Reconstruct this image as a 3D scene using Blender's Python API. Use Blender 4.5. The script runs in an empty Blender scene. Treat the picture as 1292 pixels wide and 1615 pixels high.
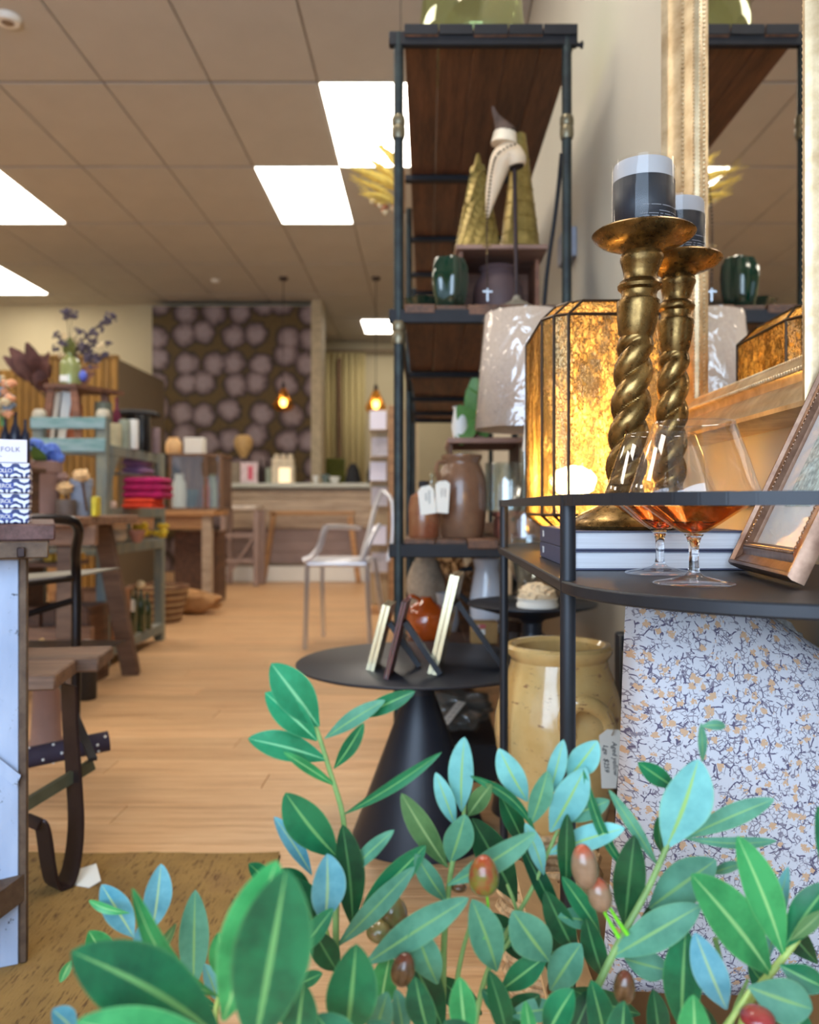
import bpy, bmesh, math, random
from mathutils import Vector, Matrix, noise
R = math.radians
random.seed(7)
SC = bpy.context.scene
COL = SC.collection
F, CX, HY, HC = 1330.0, 672.0, 800.0, 0.75      # focal length in pixels, vanishing point, eye height

# ------------------------------------------------------------------ camera
cd = bpy.data.cameras.new('camera'); cam = bpy.data.objects.new('camera', cd); COL.objects.link(cam)
cam.location = (0, 0, HC); cam.rotation_euler = (R(90), 0, 0)
cd.sensor_fit = 'HORIZONTAL'; cd.sensor_width = 36; cd.lens = 36*F/1292
cd.shift_x = (646-CX)/1292; cd.shift_y = -(807.5-HY)/1292
cd.clip_start = .02; cd.clip_end = 60
cd.dof.use_dof = True; cd.dof.focus_distance = .9; cd.dof.aperture_fstop = 6.3
SC.camera = cam
# ------------------------------------------------------------------ world, lights, exposure
w = bpy.data.worlds.new('world'); SC.world = w; w.use_nodes = True
bg = w.node_tree.nodes['Background']; bg.inputs[0].default_value = (.62, .78, 1, 1); bg.inputs[1].default_value = 1.3
def area(name, loc, rot, sx, sy, power, col):
    l = bpy.data.lights.new(name, 'AREA'); l.shape = 'RECTANGLE'; l.size = sx; l.size_y = sy; l.energy = power; l.color = col
    o = bpy.data.objects.new(name, l); COL.objects.link(o); o.location = loc; o.rotation_euler = rot
    return o
area('shopfront_daylight', (-.9, -1.55, 1.45), (R(90), 0, R(0)), 2.6, 1.9, 125, (.60, .78, 1))
PANEL = 12.5            # strength of the ceiling light panels
SC.view_settings.view_transform = 'Standard'; SC.view_settings.look = 'None'
SC.view_settings.exposure = 0.0; SC.view_settings.gamma = 1.0
SC.view_settings.use_curve_mapping = False
SC.cycles.max_bounces = 8; SC.cycles.transparent_max_bounces = 16
SC.cycles.sample_clamp_indirect = 25

# ------------------------------------------------------------------ helpers
def P(px, py, d): return Vector(((px-CX)/F*d, d, HC-(py-HY)/F*d))
def lin(c):
    r = []
    for v in c:
        v = v/255.0
        r.append(v/12.92 if v <= .04045 else ((v+.055)/1.055)**2.4)
    return (r[0], r[1], r[2], 1)
_M = {}
def nodes_of(name):
    m = bpy.data.materials.new(name); m.use_nodes = True
    nt = m.node_tree; b = nt.nodes['Principled BSDF']
    return m, nt, b
def N(nt, t, **k):
    n = nt.nodes.new(t)
    for a, v in k.items(): setattr(n, a, v)
    return n
def L(nt, a, b): nt.links.new(a, b)
def ramp(nt, fac, stops):
    r = N(nt, 'ShaderNodeValToRGB'); e = r.color_ramp.elements
    while len(e) < len(stops): e.new(.5)
    for i, (p, c) in enumerate(stops): e[i].position = p; e[i].color = c
    L(nt, fac, r.inputs[0]); return r.outputs[0]
def coords(nt, scale=(1, 1, 1), kind='Object', loc=(0, 0, 0)):
    tc = N(nt, 'ShaderNodeTexCoord'); mp = N(nt, 'ShaderNodeMapping')
    mp.inputs['Scale'].default_value = scale; mp.inputs['Location'].default_value = loc
    L(nt, tc.outputs[kind], mp.inputs[0]); return mp.outputs[0]
def mix(nt, fac, a, b, bt='MIX'):
    m = N(nt, 'ShaderNodeMixRGB', blend_type=bt)
    for i, v in ((0, fac), (1, a), (2, b)):
        if isinstance(v, (int, float)): m.inputs[i].default_value = v
        elif isinstance(v, tuple): m.inputs[i].default_value = v
        else: L(nt, v, m.inputs[i])
    return m.outputs[0]
def noise_tex(nt, vec, scale, detail=4, rough=.6):
    n = N(nt, 'ShaderNodeTexNoise'); n.inputs['Scale'].default_value = scale
    n.inputs['Detail'].default_value = detail; n.inputs['Roughness'].default_value = rough
    L(nt, vec, n.inputs['Vector']); return n
def bump(nt, b, h, strength=.3, dist=.01):
    bp = N(nt, 'ShaderNodeBump'); bp.inputs['Strength'].default_value = strength; bp.inputs['Distance'].default_value = dist
    L(nt, h, bp.inputs['Height']); L(nt, bp.outputs[0], b.inputs['Normal'])
def M(name, rgb, rough=.5, metal=0, var=.18, scale=18, bmp=0, stretch=(1, 1, 1), spec=.5, rgb2=None, coat=0, emit=0):
    if name in _M: return _M[name]
    m, nt, b = nodes_of(name); c = lin(rgb)
    v = coords(nt, stretch); n = noise_tex(nt, v, scale)
    c2 = lin(rgb2) if rgb2 else tuple(x*(1-var) for x in c[:3])+(1,)
    c1 = c if rgb2 else tuple(min(1, x*(1+var)) for x in c[:3])+(1,)
    col = ramp(nt, n.outputs[0], [(.32, c2), (.68, c1)])
    L(nt, col, b.inputs['Base Color'])
    b.inputs['Roughness'].default_value = rough; b.inputs['Metallic'].default_value = metal
    b.inputs['Specular IOR Level'].default_value = spec; b.inputs['Coat Weight'].default_value = coat
    if bmp: bump(nt, b, n.outputs[0], bmp, .004)
    if emit:
        L(nt, col, b.inputs['Emission Color']); b.inputs['Emission Strength'].default_value = emit
    _M[name] = m; return m
def wood(name, c1, c2, axis=0, rough=.5, scale=6, rnd=.25, bmp=.15):
    if name in _M: return _M[name]
    m, nt, b = nodes_of(name)
    st = [14.0, 14.0, 14.0]; st[axis] = 1.0
    tc = N(nt, 'ShaderNodeTexCoord'); oi = N(nt, 'ShaderNodeObjectInfo')
    add = N(nt, 'ShaderNodeVectorMath', operation='ADD'); sc_ = N(nt, 'ShaderNodeVectorMath', operation='SCALE')
    cmb = N(nt, 'ShaderNodeCombineXYZ')
    for i in range(3): L(nt, oi.outputs['Random'], cmb.inputs[i])
    sc_.inputs['Scale'].default_value = 37; L(nt, cmb.outputs[0], sc_.inputs[0])
    L(nt, tc.outputs['Object'], add.inputs[0]); L(nt, sc_.outputs[0], add.inputs[1])
    mp = N(nt, 'ShaderNodeMapping'); mp.inputs['Scale'].default_value = st; L(nt, add.outputs[0], mp.inputs[0])
    n = noise_tex(nt, mp.outputs[0], scale/3, 6, .65)
    n2 = noise_tex(nt, mp.outputs[0], scale*1.7, 3, .7)
    f = mix(nt, .4, n.outputs[0], n2.outputs[0])
    col = ramp(nt, f, [(.34, lin(c2)), (.6, lin(c1)), (.8, tuple(min(1, x*1.15) for x in lin(c1)[:3])+(1,))])
    hsv = N(nt, 'ShaderNodeHueSaturation'); mr = N(nt, 'ShaderNodeMapRange')
    mr.inputs['To Min'].default_value = 1-rnd; mr.inputs['To Max'].default_value = 1+rnd*.6
    L(nt, oi.outputs['Random'], mr.inputs['Value']); L(nt, mr.outputs[0], hsv.inputs['Value']); L(nt, col, hsv.inputs['Color'])
    L(nt, hsv.outputs[0], b.inputs['Base Color']); b.inputs['Roughness'].default_value = rough
    if bmp: bump(nt, b, f, bmp, .003)
    _M[name] = m; return m
def emis(name, rgb, s):
    if name in _M: return _M[name]
    m, nt, b = nodes_of(name); b.inputs['Base Color'].default_value = lin(rgb)
    b.inputs['Emission Color'].default_value = lin(rgb); b.inputs['Emission Strength'].default_value = s
    _M[name] = m; return m
def glass(name, tint=(1, 1, 1), edge=.55, rough=.02, base=.06, gl=(1, 1, 1)):
    if name in _M: return _M[name]
    m = bpy.data.materials.new(name); m.use_nodes = True; nt = m.node_tree; nt.nodes.remove(nt.nodes['Principled BSDF'])
    out = nt.nodes['Material Output']
    tr = N(nt, 'ShaderNodeBsdfTransparent'); g = N(nt, 'ShaderNodeBsdfGlossy'); g.inputs['Roughness'].default_value = rough
    g.inputs[0].default_value = (*gl, 1)
    lw = N(nt, 'ShaderNodeLayerWeight'); lw.inputs[0].default_value = .25
    n = noise_tex(nt, coords(nt), 3)
    t2 = tuple(x*.93 for x in tint)
    L(nt, ramp(nt, n.outputs[0], [(.3, (*t2, 1)), (.7, (*tint, 1))]), tr.inputs[0])
    mr = N(nt, 'ShaderNodeMapRange'); mr.inputs['To Min'].default_value = base; mr.inputs['To Max'].default_value = edge
    L(nt, lw.outputs['Facing'], mr.inputs['Value'])
    pw = N(nt, 'ShaderNodeMath', operation='POWER'); pw.inputs[1].default_value = 2.2
    L(nt, lw.outputs['Facing'], pw.inputs[0]); L(nt, pw.outputs[0], mr.inputs['Value'])
    mx = N(nt, 'ShaderNodeMixShader'); L(nt, mr.outputs[0], mx.inputs[0]); L(nt, tr.outputs[0], mx.inputs[1]); L(nt, g.outputs[0], mx.inputs[2])
    L(nt, mx.outputs[0], out.inputs[0]); _M[name] = m; return m

ORG = {}
def tag(o, label=None, cat=None, group=None, kind=None):
    if label: o['label'] = label
    if cat: o['category'] = cat
    if group: o['group'] = group
    if kind: o['kind'] = kind
    return o
def thing(name, loc, label, cat, group=None):
    o = bpy.data.objects.new(name, None); COL.objects.link(o); o.location = loc; o.empty_display_size = .05
    ORG[o.name] = Vector(loc); return tag(o, label, cat, group)
class MB:
    def __init__(s): s.bm = bmesh.new()
    def _xf(s, vs, rot, c):
        if rot is not None:
            m = rot if isinstance(rot, Matrix) else Matrix.Rotation(rot, 3, 'Z')
            for v in vs: v.co = m @ (v.co-Vector(c)) + Vector(c)
    def box(s, a, b, bev=0, rot=None, c=None, seg=1):
        a, b = Vector(a), Vector(b)
        r = bmesh.ops.create_cube(s.bm, size=1); vs = r['verts']; ctr = (a+b)/2
        for v in vs: v.co = Vector((v.co.x*(b.x-a.x), v.co.y*(b.y-a.y), v.co.z*(b.z-a.z)))+ctr
        if bev:
            es = list({e for v in vs for e in v.link_edges})
            rr = bmesh.ops.bevel(s.bm, geom=es, offset=bev, segments=seg, affect='EDGES', profile=.5)
            vs = list({v for v in rr['verts']} | {v for v in vs if v.is_valid})
        s._xf(vs, rot, c if c is not None else ctr); return s
    def bar(s, p0, p1, wd, ht, up=(0, 0, 1), bev=0):
        p0, p1 = Vector(p0), Vector(p1); d = (p1-p0); Ln = d.length; d.normalize()
        u = Vector(up); sd = d.cross(u)
        if sd.length < 1e-4: sd = d.cross(Vector((1, 0, 0)))
        sd.normalize(); u = sd.cross(d)
        m = Matrix((sd, d, u)).transposed()
        r = bmesh.ops.create_cube(s.bm, size=1); vs = r['verts']
        for v in vs: v.co = Vector((v.co.x*wd, v.co.y*Ln, v.co.z*ht))
        if bev:
            es = list({e for v in vs for e in v.link_edges})
            rr = bmesh.ops.bevel(s.bm, geom=es, offset=bev, segments=1, affect='EDGES', profile=.5)
            vs = list({v for v in rr['verts']} | {v for v in vs if v.is_valid})
        for v in vs: v.co = m @ v.co + (p0+p1)/2
        return s
    def lathe(s, prof, c, n=24, f=None, caps=True, sq=(1, 1)):
        """prof: list of (r, z); f(angle, z)-> radius factor"""
        rings = []
        for r, z in prof:
            ring = []
            for i in range(n):
                a = 2*math.pi*i/n; k = f(a, z) if f else 1
                ring.append(s.bm.verts.new((c[0]+r*k*math.cos(a)*sq[0], c[1]+r*k*math.sin(a)*sq[1], c[2]+z)))
            rings.append(ring)
        for j in range(len(rings)-1):
            for i in range(n):
                s.bm.faces.new((rings[j][i], rings[j][(i+1) % n], rings[j+1][(i+1) % n], rings[j+1][i]))
        if caps:
            if prof[0][0] > 1e-5: s.bm.faces.new(list(reversed(rings[0])))
            if prof[-1][0] > 1e-5: s.bm.faces.new(rings[-1])
        return s
    def tube(s, pts, r, n=10, cap=True, flat=None):
        pts = [Vector(p) for p in pts]; m = len(pts)
        rs = r if isinstance(r, (list, tuple)) else [r]*m
        prev = None; rings = []
        for i, p in enumerate(pts):
            t = (pts[min(i+1, m-1)]-pts[max(i-1, 0)]).normalized()
            if prev is None:
                a = Vector((0, 0, 1)) if abs(t.z) < .9 else Vector((1, 0, 0))
                u = t.cross(a).normalized()
            else:
                u = (prev - t*prev.dot(t)).normalized()
            prev = u; w_ = t.cross(u); ring = []
            for k in range(n):
                a = 2*math.pi*k/n
                fx, fy = (1, 1) if flat is None else flat
                ring.append(s.bm.verts.new(p+(u*math.cos(a)*fx+w_*math.sin(a)*fy)*rs[i]))
            rings.append(ring)
        for j in range(m-1):
            for k in range(n):
                s.bm.faces.new((rings[j][k], rings[j][(k+1) % n], rings[j+1][(k+1) % n], rings[j+1][k]))
        if cap: s.bm.faces.new(list(reversed(rings[0]))); s.bm.faces.new(rings[-1])
        return s
    def ball(s, c, r, sub=2, sc=(1, 1, 1), rot=None, jit=0):
        rr = bmesh.ops.create_icosphere(s.bm, subdivisions=sub, radius=1)
        for v in rr['verts']:
            k = 1+(jit*noise.noise(v.co*2.3+Vector(c)*9) if jit else 0)
            p = Vector((v.co.x*sc[0], v.co.y*sc[1], v.co.z*sc[2]))*r*k
            if rot is not None: p = rot @ p
            v.co = p+Vector(c)
        return s
    def prism(s, poly, z0, z1, bev=0):
        """poly in (x,y), extruded in z"""
        a = [s.bm.verts.new((x, y, z0)) for x, y in poly]; b = [s.bm.verts.new((x, y, z1)) for x, y in poly]
        n = len(poly); s.bm.faces.new(list(reversed(a))); s.bm.faces.new(b)
        for i in range(n): s.bm.faces.new((a[i], a[(i+1) % n], b[(i+1) % n], b[i]))
        return s
    def face(s, pts): s.bm.faces.new([s.bm.verts.new(p) for p in pts]); return s
    def plate(s, pts, nrm, t):
        """polygon given thickness t along nrm"""
        nrm = Vector(nrm).normalized()*t; pts = [Vector(p) for p in pts]; n = len(pts)
        a = [s.bm.verts.new(p) for p in pts]; b = [s.bm.verts.new(p+nrm) for p in pts]
        s.bm.faces.new(list(reversed(a))); s.bm.faces.new(b)
        for i in range(n): s.bm.faces.new((a[i], a[(i+1) % n], b[(i+1) % n], b[i]))
        return s
    def shear(s, kx, z0, ky=0):
        for v in s.bm.verts: v.co.x += kx*(v.co.z-z0); v.co.y += ky*(v.co.z-z0)
        return s
    def rot(s, c, ax, ang):
        m = Matrix.Rotation(ang, 3, ax); c = Vector(c)
        for v in s.bm.verts: v.co = m @ (v.co-c)+c
        return s
    def build(s, name, mat, parent=None, smooth=True, solid=0, origin=None):
        bmesh.ops.recalc_face_normals(s.bm, faces=s.bm.faces)
        if parent is not None: org = ORG[parent.name]
        elif origin is not None: org = Vector(origin)
        else:
            xs = [v.co for v in s.bm.verts]
            org = Vector(((min(v.x for v in xs)+max(v.x for v in xs))/2, (min(v.y for v in xs)+max(v.y for v in xs))/2, min(v.z for v in xs)))
        for v in s.bm.verts: v.co = v.co-org
        me = bpy.data.meshes.new(name); s.bm.to_mesh(me); s.bm.free()
        me.materials.append(mat)
        if smooth:
            me.polygons.foreach_set('use_smooth', [True]*len(me.polygons)); me.update()
            try: me.set_sharp_from_angle(angle=R(38))
            except Exception: pass
        o = bpy.data.objects.new(name, me); COL.objects.link(o)
        if parent is not None: o.parent = parent
        else: o.location = org
        ORG[o.name] = org
        if solid:
            md = o.modifiers.new('solid', 'SOLIDIFY'); md.thickness = solid; md.offset = 0
        return o
def B(name, a, b, mat, parent=None, bev=.002, **k):
    return MB().box(a, b, bev).build(name, mat, parent, **k)
def lettering(name, txt, loc, rot, size, mat, parent, align='CENTER', ext=.0003, shx=0, spacing=1):
    cu = bpy.data.curves.new(name, 'FONT'); cu.body = txt; cu.size = size; cu.align_x = align; cu.align_y = 'CENTER'
    cu.extrude = ext; cu.shear = shx; cu.resolution_u = 2; cu.space_character = spacing
    t = bpy.data.objects.new(name, cu); COL.objects.link(t)
    dg = bpy.context.evaluated_depsgraph_get(); me = bpy.data.meshes.new_from_object(t.evaluated_get(dg))
    bpy.data.objects.remove(t); bpy.data.curves.remove(cu)
    me.transform(Matrix.Translation(Vector(loc)-ORG[parent.name]) @ (rot if isinstance(rot, Matrix) else Matrix.Rotation(0, 4, 'Z')))
    me.materials.clear(); me.materials.append(mat)
    o = bpy.data.objects.new(name, me); COL.objects.link(o); o.parent = parent; ORG[o.name] = ORG[parent.name]
    return o
def frame_of(xa, ya):
    """4x4 rotation with text x along xa, text up along ya"""
    xa = Vector(xa).normalized(); ya = Vector(ya).normalized(); za = xa.cross(ya)
    return Matrix((xa, ya, za)).transposed().to_4x4()
FRONT = frame_of((1, 0, 0), (0, 0, 1))
def smooth_path(pts, n=6):
    pts = [Vector(p) for p in pts]; out = []
    for i in range(len(pts)-1):
        p0 = pts[max(i-1, 0)]; p1 = pts[i]; p2 = pts[i+1]; p3 = pts[min(i+2, len(pts)-1)]
        for k in range(n):
            t = k/n
            out.append(.5*((2*p1)+(p2-p0)*t+(2*p0-5*p1+4*p2-p3)*t*t+(3*p1-p0-3*p2+p3)*t**3))
    out.append(pts[-1]); return out

# ------------------------------------------------------------------ shared materials
m_black = M('matt_black_steel', (38, 40, 46), .42, .3, .1, 30)
m_cream = M('cream_wall_paint', (205, 192, 158), .85, 0, .04, 2)
m_wallr = M('warm_white_wall_paint', (190, 185, 172), .8, 0, .03, 2)
m_tile = M('beige_ceiling_tile', (188, 184, 176), .9, 0, .04, 3)
m_grid = M('ceiling_grid_metal', (128, 108, 88), .8, 0, .05, 5)
m_white = M('white_paint', (232, 230, 224), .5, 0, .03, 5)
m_paper = M('white_paper', (235, 232, 222), .8, 0, .03, 8)
m_card = M('kraft_cardboard', (196, 158, 112), .85, 0, .06, 30)
m_dwood = wood('dark_reclaimed_wood', (112, 74, 50), (52, 34, 26), 1, .6)
m_rwood = wood('red_brown_wood', (142, 92, 66), (84, 52, 38), 0, .55)
m_oak = wood('honey_oak', (190, 142, 92), (140, 98, 60), 0, .5)
m_pale = wood('pale_weathered_wood', (190, 170, 148), (140, 120, 102), 0, .7)
m_gwood = wood('grey_painted_wood', (150, 150, 142), (104, 104, 98), 0, .7)
m_blueply = M('flaking_turquoise_paint', (150, 172, 178), .7, 0, .2, 9, .2, (1, 1, 4), rgb2=(98, 142, 138))
m_terra = M('dusty_terracotta', (150, 118, 108), .8, 0, .1, 12)
m_navy = M('navy_glaze', (24, 30, 52), .3, 0, .1, 10)
m_iron = M('brown_cast_iron', (58, 44, 44), .45, .5, .15, 25, .1)
m_ink = M('dark_ink', (30, 30, 34), .8, 0, .02, 5)

# ------------------------------------------------------------------ room shell
WX = .51; ZC = 3.18; ZB = 9.85; ZF = -1.7
def struct(o): o['kind'] = 'structure'; return o
def floor_mat():
    m, nt, b = nodes_of('oak_laminate')
    tc = N(nt, 'ShaderNodeTexCoord'); oi = N(nt, 'ShaderNodeObjectInfo'); ge = N(nt, 'ShaderNodeNewGeometry')
    cmb = N(nt, 'ShaderNodeCombineXYZ'); sc_ = N(nt, 'ShaderNodeVectorMath', operation='SCALE'); add = N(nt, 'ShaderNodeVectorMath', operation='ADD')
    for i in range(3): L(nt, oi.outputs['Random'], cmb.inputs[i])
    sc_.inputs['Scale'].default_value = 53; L(nt, cmb.outputs[0], sc_.inputs[0]); L(nt, ge.outputs['Position'], add.inputs[0]); L(nt, sc_.outputs[0], add.inputs[1])
    mp = N(nt, 'ShaderNodeMapping'); mp.inputs['Scale'].default_value = (1.1, 16, 1); L(nt, add.outputs[0], mp.inputs[0])
    n = noise_tex(nt, mp.outputs[0], 2.2, 8, .62); n2 = noise_tex(nt, mp.outputs[0], 9, 4, .7)
    f = mix(nt, .35, n.outputs[0], n2.outputs[0])
    col = ramp(nt, f, [(.3, lin((166, 118, 80))), (.48, lin((208, 164, 118))), (.72, lin((228, 192, 148)))])
    hsv = N(nt, 'ShaderNodeHueSaturation'); mr = N(nt, 'ShaderNodeMapRange'); mr.inputs['To Min'].default_value = .86; mr.inputs['To Max'].default_value = 1.06
    L(nt, oi.outputs['Random'], mr.inputs['Value']); L(nt, mr.outputs[0], hsv.inputs['Value']); L(nt, col, hsv.inputs['Color'])
    L(nt, hsv.outputs[0], b.inputs['Base Color']); b.inputs['Roughness'].default_value = .42
    return m
m_floor = floor_mat()
fl = struct(MB().box((-6.2, ZF, -.12), (WX+.1, 12.6, -.006)).build('floor', m_floor, smooth=False, origin=(0, 0, 0)))
PW, PL = .125, 1.25
meshes = {}
def piece(name, x0, x1, y0, y1, z0, z1, mat, parent, bev):
    key = (name, round(x1-x0, 3), round(y1-y0, 3), round(z1-z0, 3))
    if key not in meshes:
        t = MB(); t.box((-(x1-x0)/2, -(y1-y0)/2, 0), ((x1-x0)/2, (y1-y0)/2, z1-z0), bev)
        me = bpy.data.meshes.new(name); t.bm.to_mesh(me); t.bm.free(); me.materials.append(mat); meshes[key] = me
    o = bpy.data.objects.new(name, meshes[key]); COL.objects.link(o); o.parent = parent
    o.location = Vector(((x0+x1)/2, (y0+y1)/2, z0))-ORG[parent.name]; ORG[o.name] = Vector(((x0+x1)/2, (y0+y1)/2, z0)); return o
row = 0; y = 1.0
while y < 6.4:
    off = (row*.47) % PL; x = WX-off
    xs = [WX]
    while x > -2.9:
        if x < WX-.06: xs.append(x)
        x -= PL
    xs.append(max(x, -3.3) if x > -3.3 else -3.3)
    for i in range(len(xs)-1):
        piece('floor_board', xs[i+1]+.0006, xs[i]-.0006, y+.0006, y+PW-.0006, -.006, 0, m_floor, fl, .0012)
    y += PW; row += 1
struct(B('wall_right', (WX, ZF, 0), (WX+.1, 12.6, ZC), m_wallr, bev=0, smooth=False))
struct(B('wall_left', (-6.2, ZF, 0), (-6.1, 12.6, ZC), m_cream, bev=0, smooth=False))
struct(B('wall_back', (-6.1, 12.35, 0), (WX, 12.5, ZC), m_cream, bev=0, smooth=False))
struct(B('wall_rear', (-6.1, ZB+.25, 0), (-1.34, ZB+.35, ZC), m_cream, bev=0, smooth=False))
struct(B('trim_1', (-1.34, ZB-.02, 0), (-1.22, ZB+.35, ZC), M('beige_trim', (190, 176, 146), .7), bev=.003))
# shopfront behind the viewer: sill wall, header and mullions around the open glazing
sf = struct(MB().box((-6.1, ZF-.1, 0), (WX, ZF, .35)).box((-6.1, ZF-.1, 2.5), (WX, ZF, ZC)).build('wall_front', m_cream, smooth=False))
wn = MB()
for xx in (-6.07, -4.5, -2.9, -1.3, .2): wn.box((xx, ZF-.08, .35), (xx+.06, ZF-.02, 2.5))
struct(wn.build('window_1', m_black, smooth=False))
# wallpaper panel
def wallpaper():
    m, nt, b = nodes_of('floral_wallpaper')
    v = coords(nt, (1, 1, 1), 'Object')
    vo = N(nt, 'ShaderNodeTexVoronoi', voronoi_dimensions='2D'); vo.inputs['Scale'].default_value = 3.5; vo.inputs['Randomness'].default_value = .45
    sx = N(nt, 'ShaderNodeSeparateXYZ'); cb = N(nt, 'ShaderNodeCombineXYZ'); L(nt, v, sx.inputs[0]); L(nt, sx.outputs[0], cb.inputs[0]); L(nt, sx.outputs[2], cb.inputs[1]); nw = noise_tex(nt, v, 7, 2); L(nt, mix(nt, .06, cb.outputs[0], nw.outputs['Color']), vo.inputs['Vector'])
    n = noise_tex(nt, v, 14, 3)
    f = mix(nt, .22, vo.outputs['Distance'], n.outputs[0])
    col = ramp(nt, f, [(.26, lin((176, 158, 160))), (.40, lin((132, 112, 114))), (.48, lin((64, 52, 48))), (.56, lin((108, 88, 50)))])
    n2 = noise_tex(nt, v, 26, 4); c2 = mix(nt, .55, col, n2.outputs[0], 'MULTIPLY')
    L(nt, c2, b.inputs['Base Color']); b.inputs['Roughness'].default_value = .8; return m
wpan = struct(B('wall_panel', (-3.2, ZB, 0), (-1.34, ZB+.24, 3.10), wallpaper(), bev=0, smooth=False))
for i, (a, b_) in enumerate((((WX-.012, -1.6, 0), (WX, 12.3, .09)),)): struct(B('baseboard_right', a, b_, m_white))
struct(B('baseboard_rear', (-6.1, ZB+.235, 0), (-3.2, ZB+.25, .1), m_white))

# ceiling with lay-in tiles
ce = struct(MB().box((-6.2, ZF, ZC+.004), (WX+.1, 12.6, ZC+.12)).build('ceiling', m_grid, smooth=False, origin=(0, 0, ZC)))
GX = [-.006-.612*k for k in range(11)]          # right edges
GY = [.03+1.195*k for k in range(11)]
lights = {(1, 5), (0, 4), (5, 5), (7, 7), (0, 1), (2, 2), (6, 2), (5, 1), (8, 4)}  # panels beyond the view are unseen, added to light the room
cells = [(-1, j) for j in range(11)]+[(i, j) for i in range(10) for j in range(11)]
m_panel = emis('light_panel_diffuser', (255, 246, 230), PANEL)
for (i, j) in cells:
    x1 = WX if i < 0 else GX[i]; x0 = -.006 if i < 0 else GX[i]-.612
    y0, y1 = GY[j], min(GY[j]+1.195, 12.3)
    if (i, j) in lights:
        near = 'one' if (i, j) not in ((1, 5), (0, 4), (5, 5), (7, 7)) else ''
        lab = {(0, 4): 'lit white ceiling light panel nearest the dark shelf rack', (1, 5): 'lit white ceiling light panel left of the hanging dried flowers',
               (5, 5): 'lit ceiling light panel cut by the left edge of the picture, higher one', (7, 7): 'small lit ceiling light panel at the left edge, lower and farther one',
               (0, 9): 'small distant lit ceiling light panel beside the dark shelf rack'}.get((i, j), 'lit square ceiling light panel added outside the picture, row %s from the front' % ['one', 'two', 'three', 'four', 'five', 'six', 'seven', 'eight', 'nine', 'ten', 'eleven'][j]+(' left' if i > 4 else ' right'))
        t = thing('ceiling_light', ((x0+x1)/2, (y0+y1)/2, ZC), lab, 'ceiling light', 'ceiling light panels')
        B('frame', (x0+.004, y0+.004, ZC-.006), (x1-.004, y1-.004, ZC+.003), m_white, t, .001)
        B('diffuser', (x0+.012, y0+.012, ZC-.009), (x1-.012, y1-.012, ZC-.0055), m_panel, t, .0005)
        continue
    if y1 < 2.3: continue
    piece('ceiling_tile', x0+.0045, x1-.0045, y0+.014, y1-.014, ZC-.006, ZC+.004, m_tile, ce, .002)
piece('ceiling_tile', -6.0, WX-.01, -1.6, 2.3, ZC-.001, ZC+.003, m_tile, ce, .0005) if False else None
t = thing('ceiling_light', (-.6, 11.2, ZC), 'small distant lit ceiling light panel beside the dark shelf rack', 'ceiling light', 'ceiling light panels')
B('frame', (-.84, 10.85, ZC-.022), (-.30, 11.65, ZC-.001), m_white, t, .002); B('diffuser', (-.83, 10.86, ZC-.027), (-.31, 11.64, ZC-.0215), m_panel, t, .0005)
c = P(12, 30, 4.17); c.z = ZC
t = thing('smoke_detector', c, 'round white smoke detector on the ceiling at upper left', 'smoke detector')
MB().lathe([(.055, -.035), (.06, -.02), (.065, -.006)], c, 24).build('body', m_white, t)
MB().lathe([(.02, -.042), (.03, -.036)], c, 16).build('sensor_cap', m_grid, t)
c = P(340, 443, 9.0); c.z = ZC-.006
tag(MB().lathe([(.0, -.03), (.04, -.02), (.05, 0)], c, 16).build('downlight_body', m_white), 'small pale ceiling sprinkler above the floral wallpaper panel', 'downlight')  # unlit white cap standing for the ceiling downlight

# rug
def rug_mat():
    m, nt, b = nodes_of('ochre_rug_pile'); v = coords(nt, (1, 1, 1))
    n = noise_tex(nt, v, 5, 6); n3 = noise_tex(nt, coords(nt, (90, 12, 1)), 1.4, 3, .8)
    base = ramp(nt, n.outputs[0], [(.3, lin((126, 96, 50))), (.55, lin((156, 122, 66))), (.75, lin((134, 100, 62)))])
    spk = ramp(nt, n3.outputs[0], [(.36, (.22, .14, .1, 1)), (.46, (1, 1, 1, 1))])
    L(nt, mix(nt, .75, base, spk, 'MULTIPLY'), b.inputs['Base Color']); b.inputs['Roughness'].default_value = .95
    bump(nt, b, n3.outputs[0], .8, .004); return m
rg = MB(); nx, ny = 90, 70
vs = [[rg.bm.verts.new((-2.4+2.09*i/nx+.004*math.sin(j*.7)*(i == nx), .45+1.36*j/ny+.003*math.sin(i*.5)*(j == ny), .009+.0012*noise.noise((i*.9, j*.35, 0)))) for i in range(nx+1)] for j in range(ny+1)]
for j in range(ny):
    for i in range(nx): rg.bm.faces.new((vs[j][i], vs[j][i+1], vs[j+1][i+1], vs[j+1][i]))
rg.box((-2.4, .45, .0005), (-.312, 1.805, .0075))
tag(rg.build('rug', rug_mat()), 'worn ochre and brown woven rug on the timber floor at lower left', 'rug')

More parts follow.
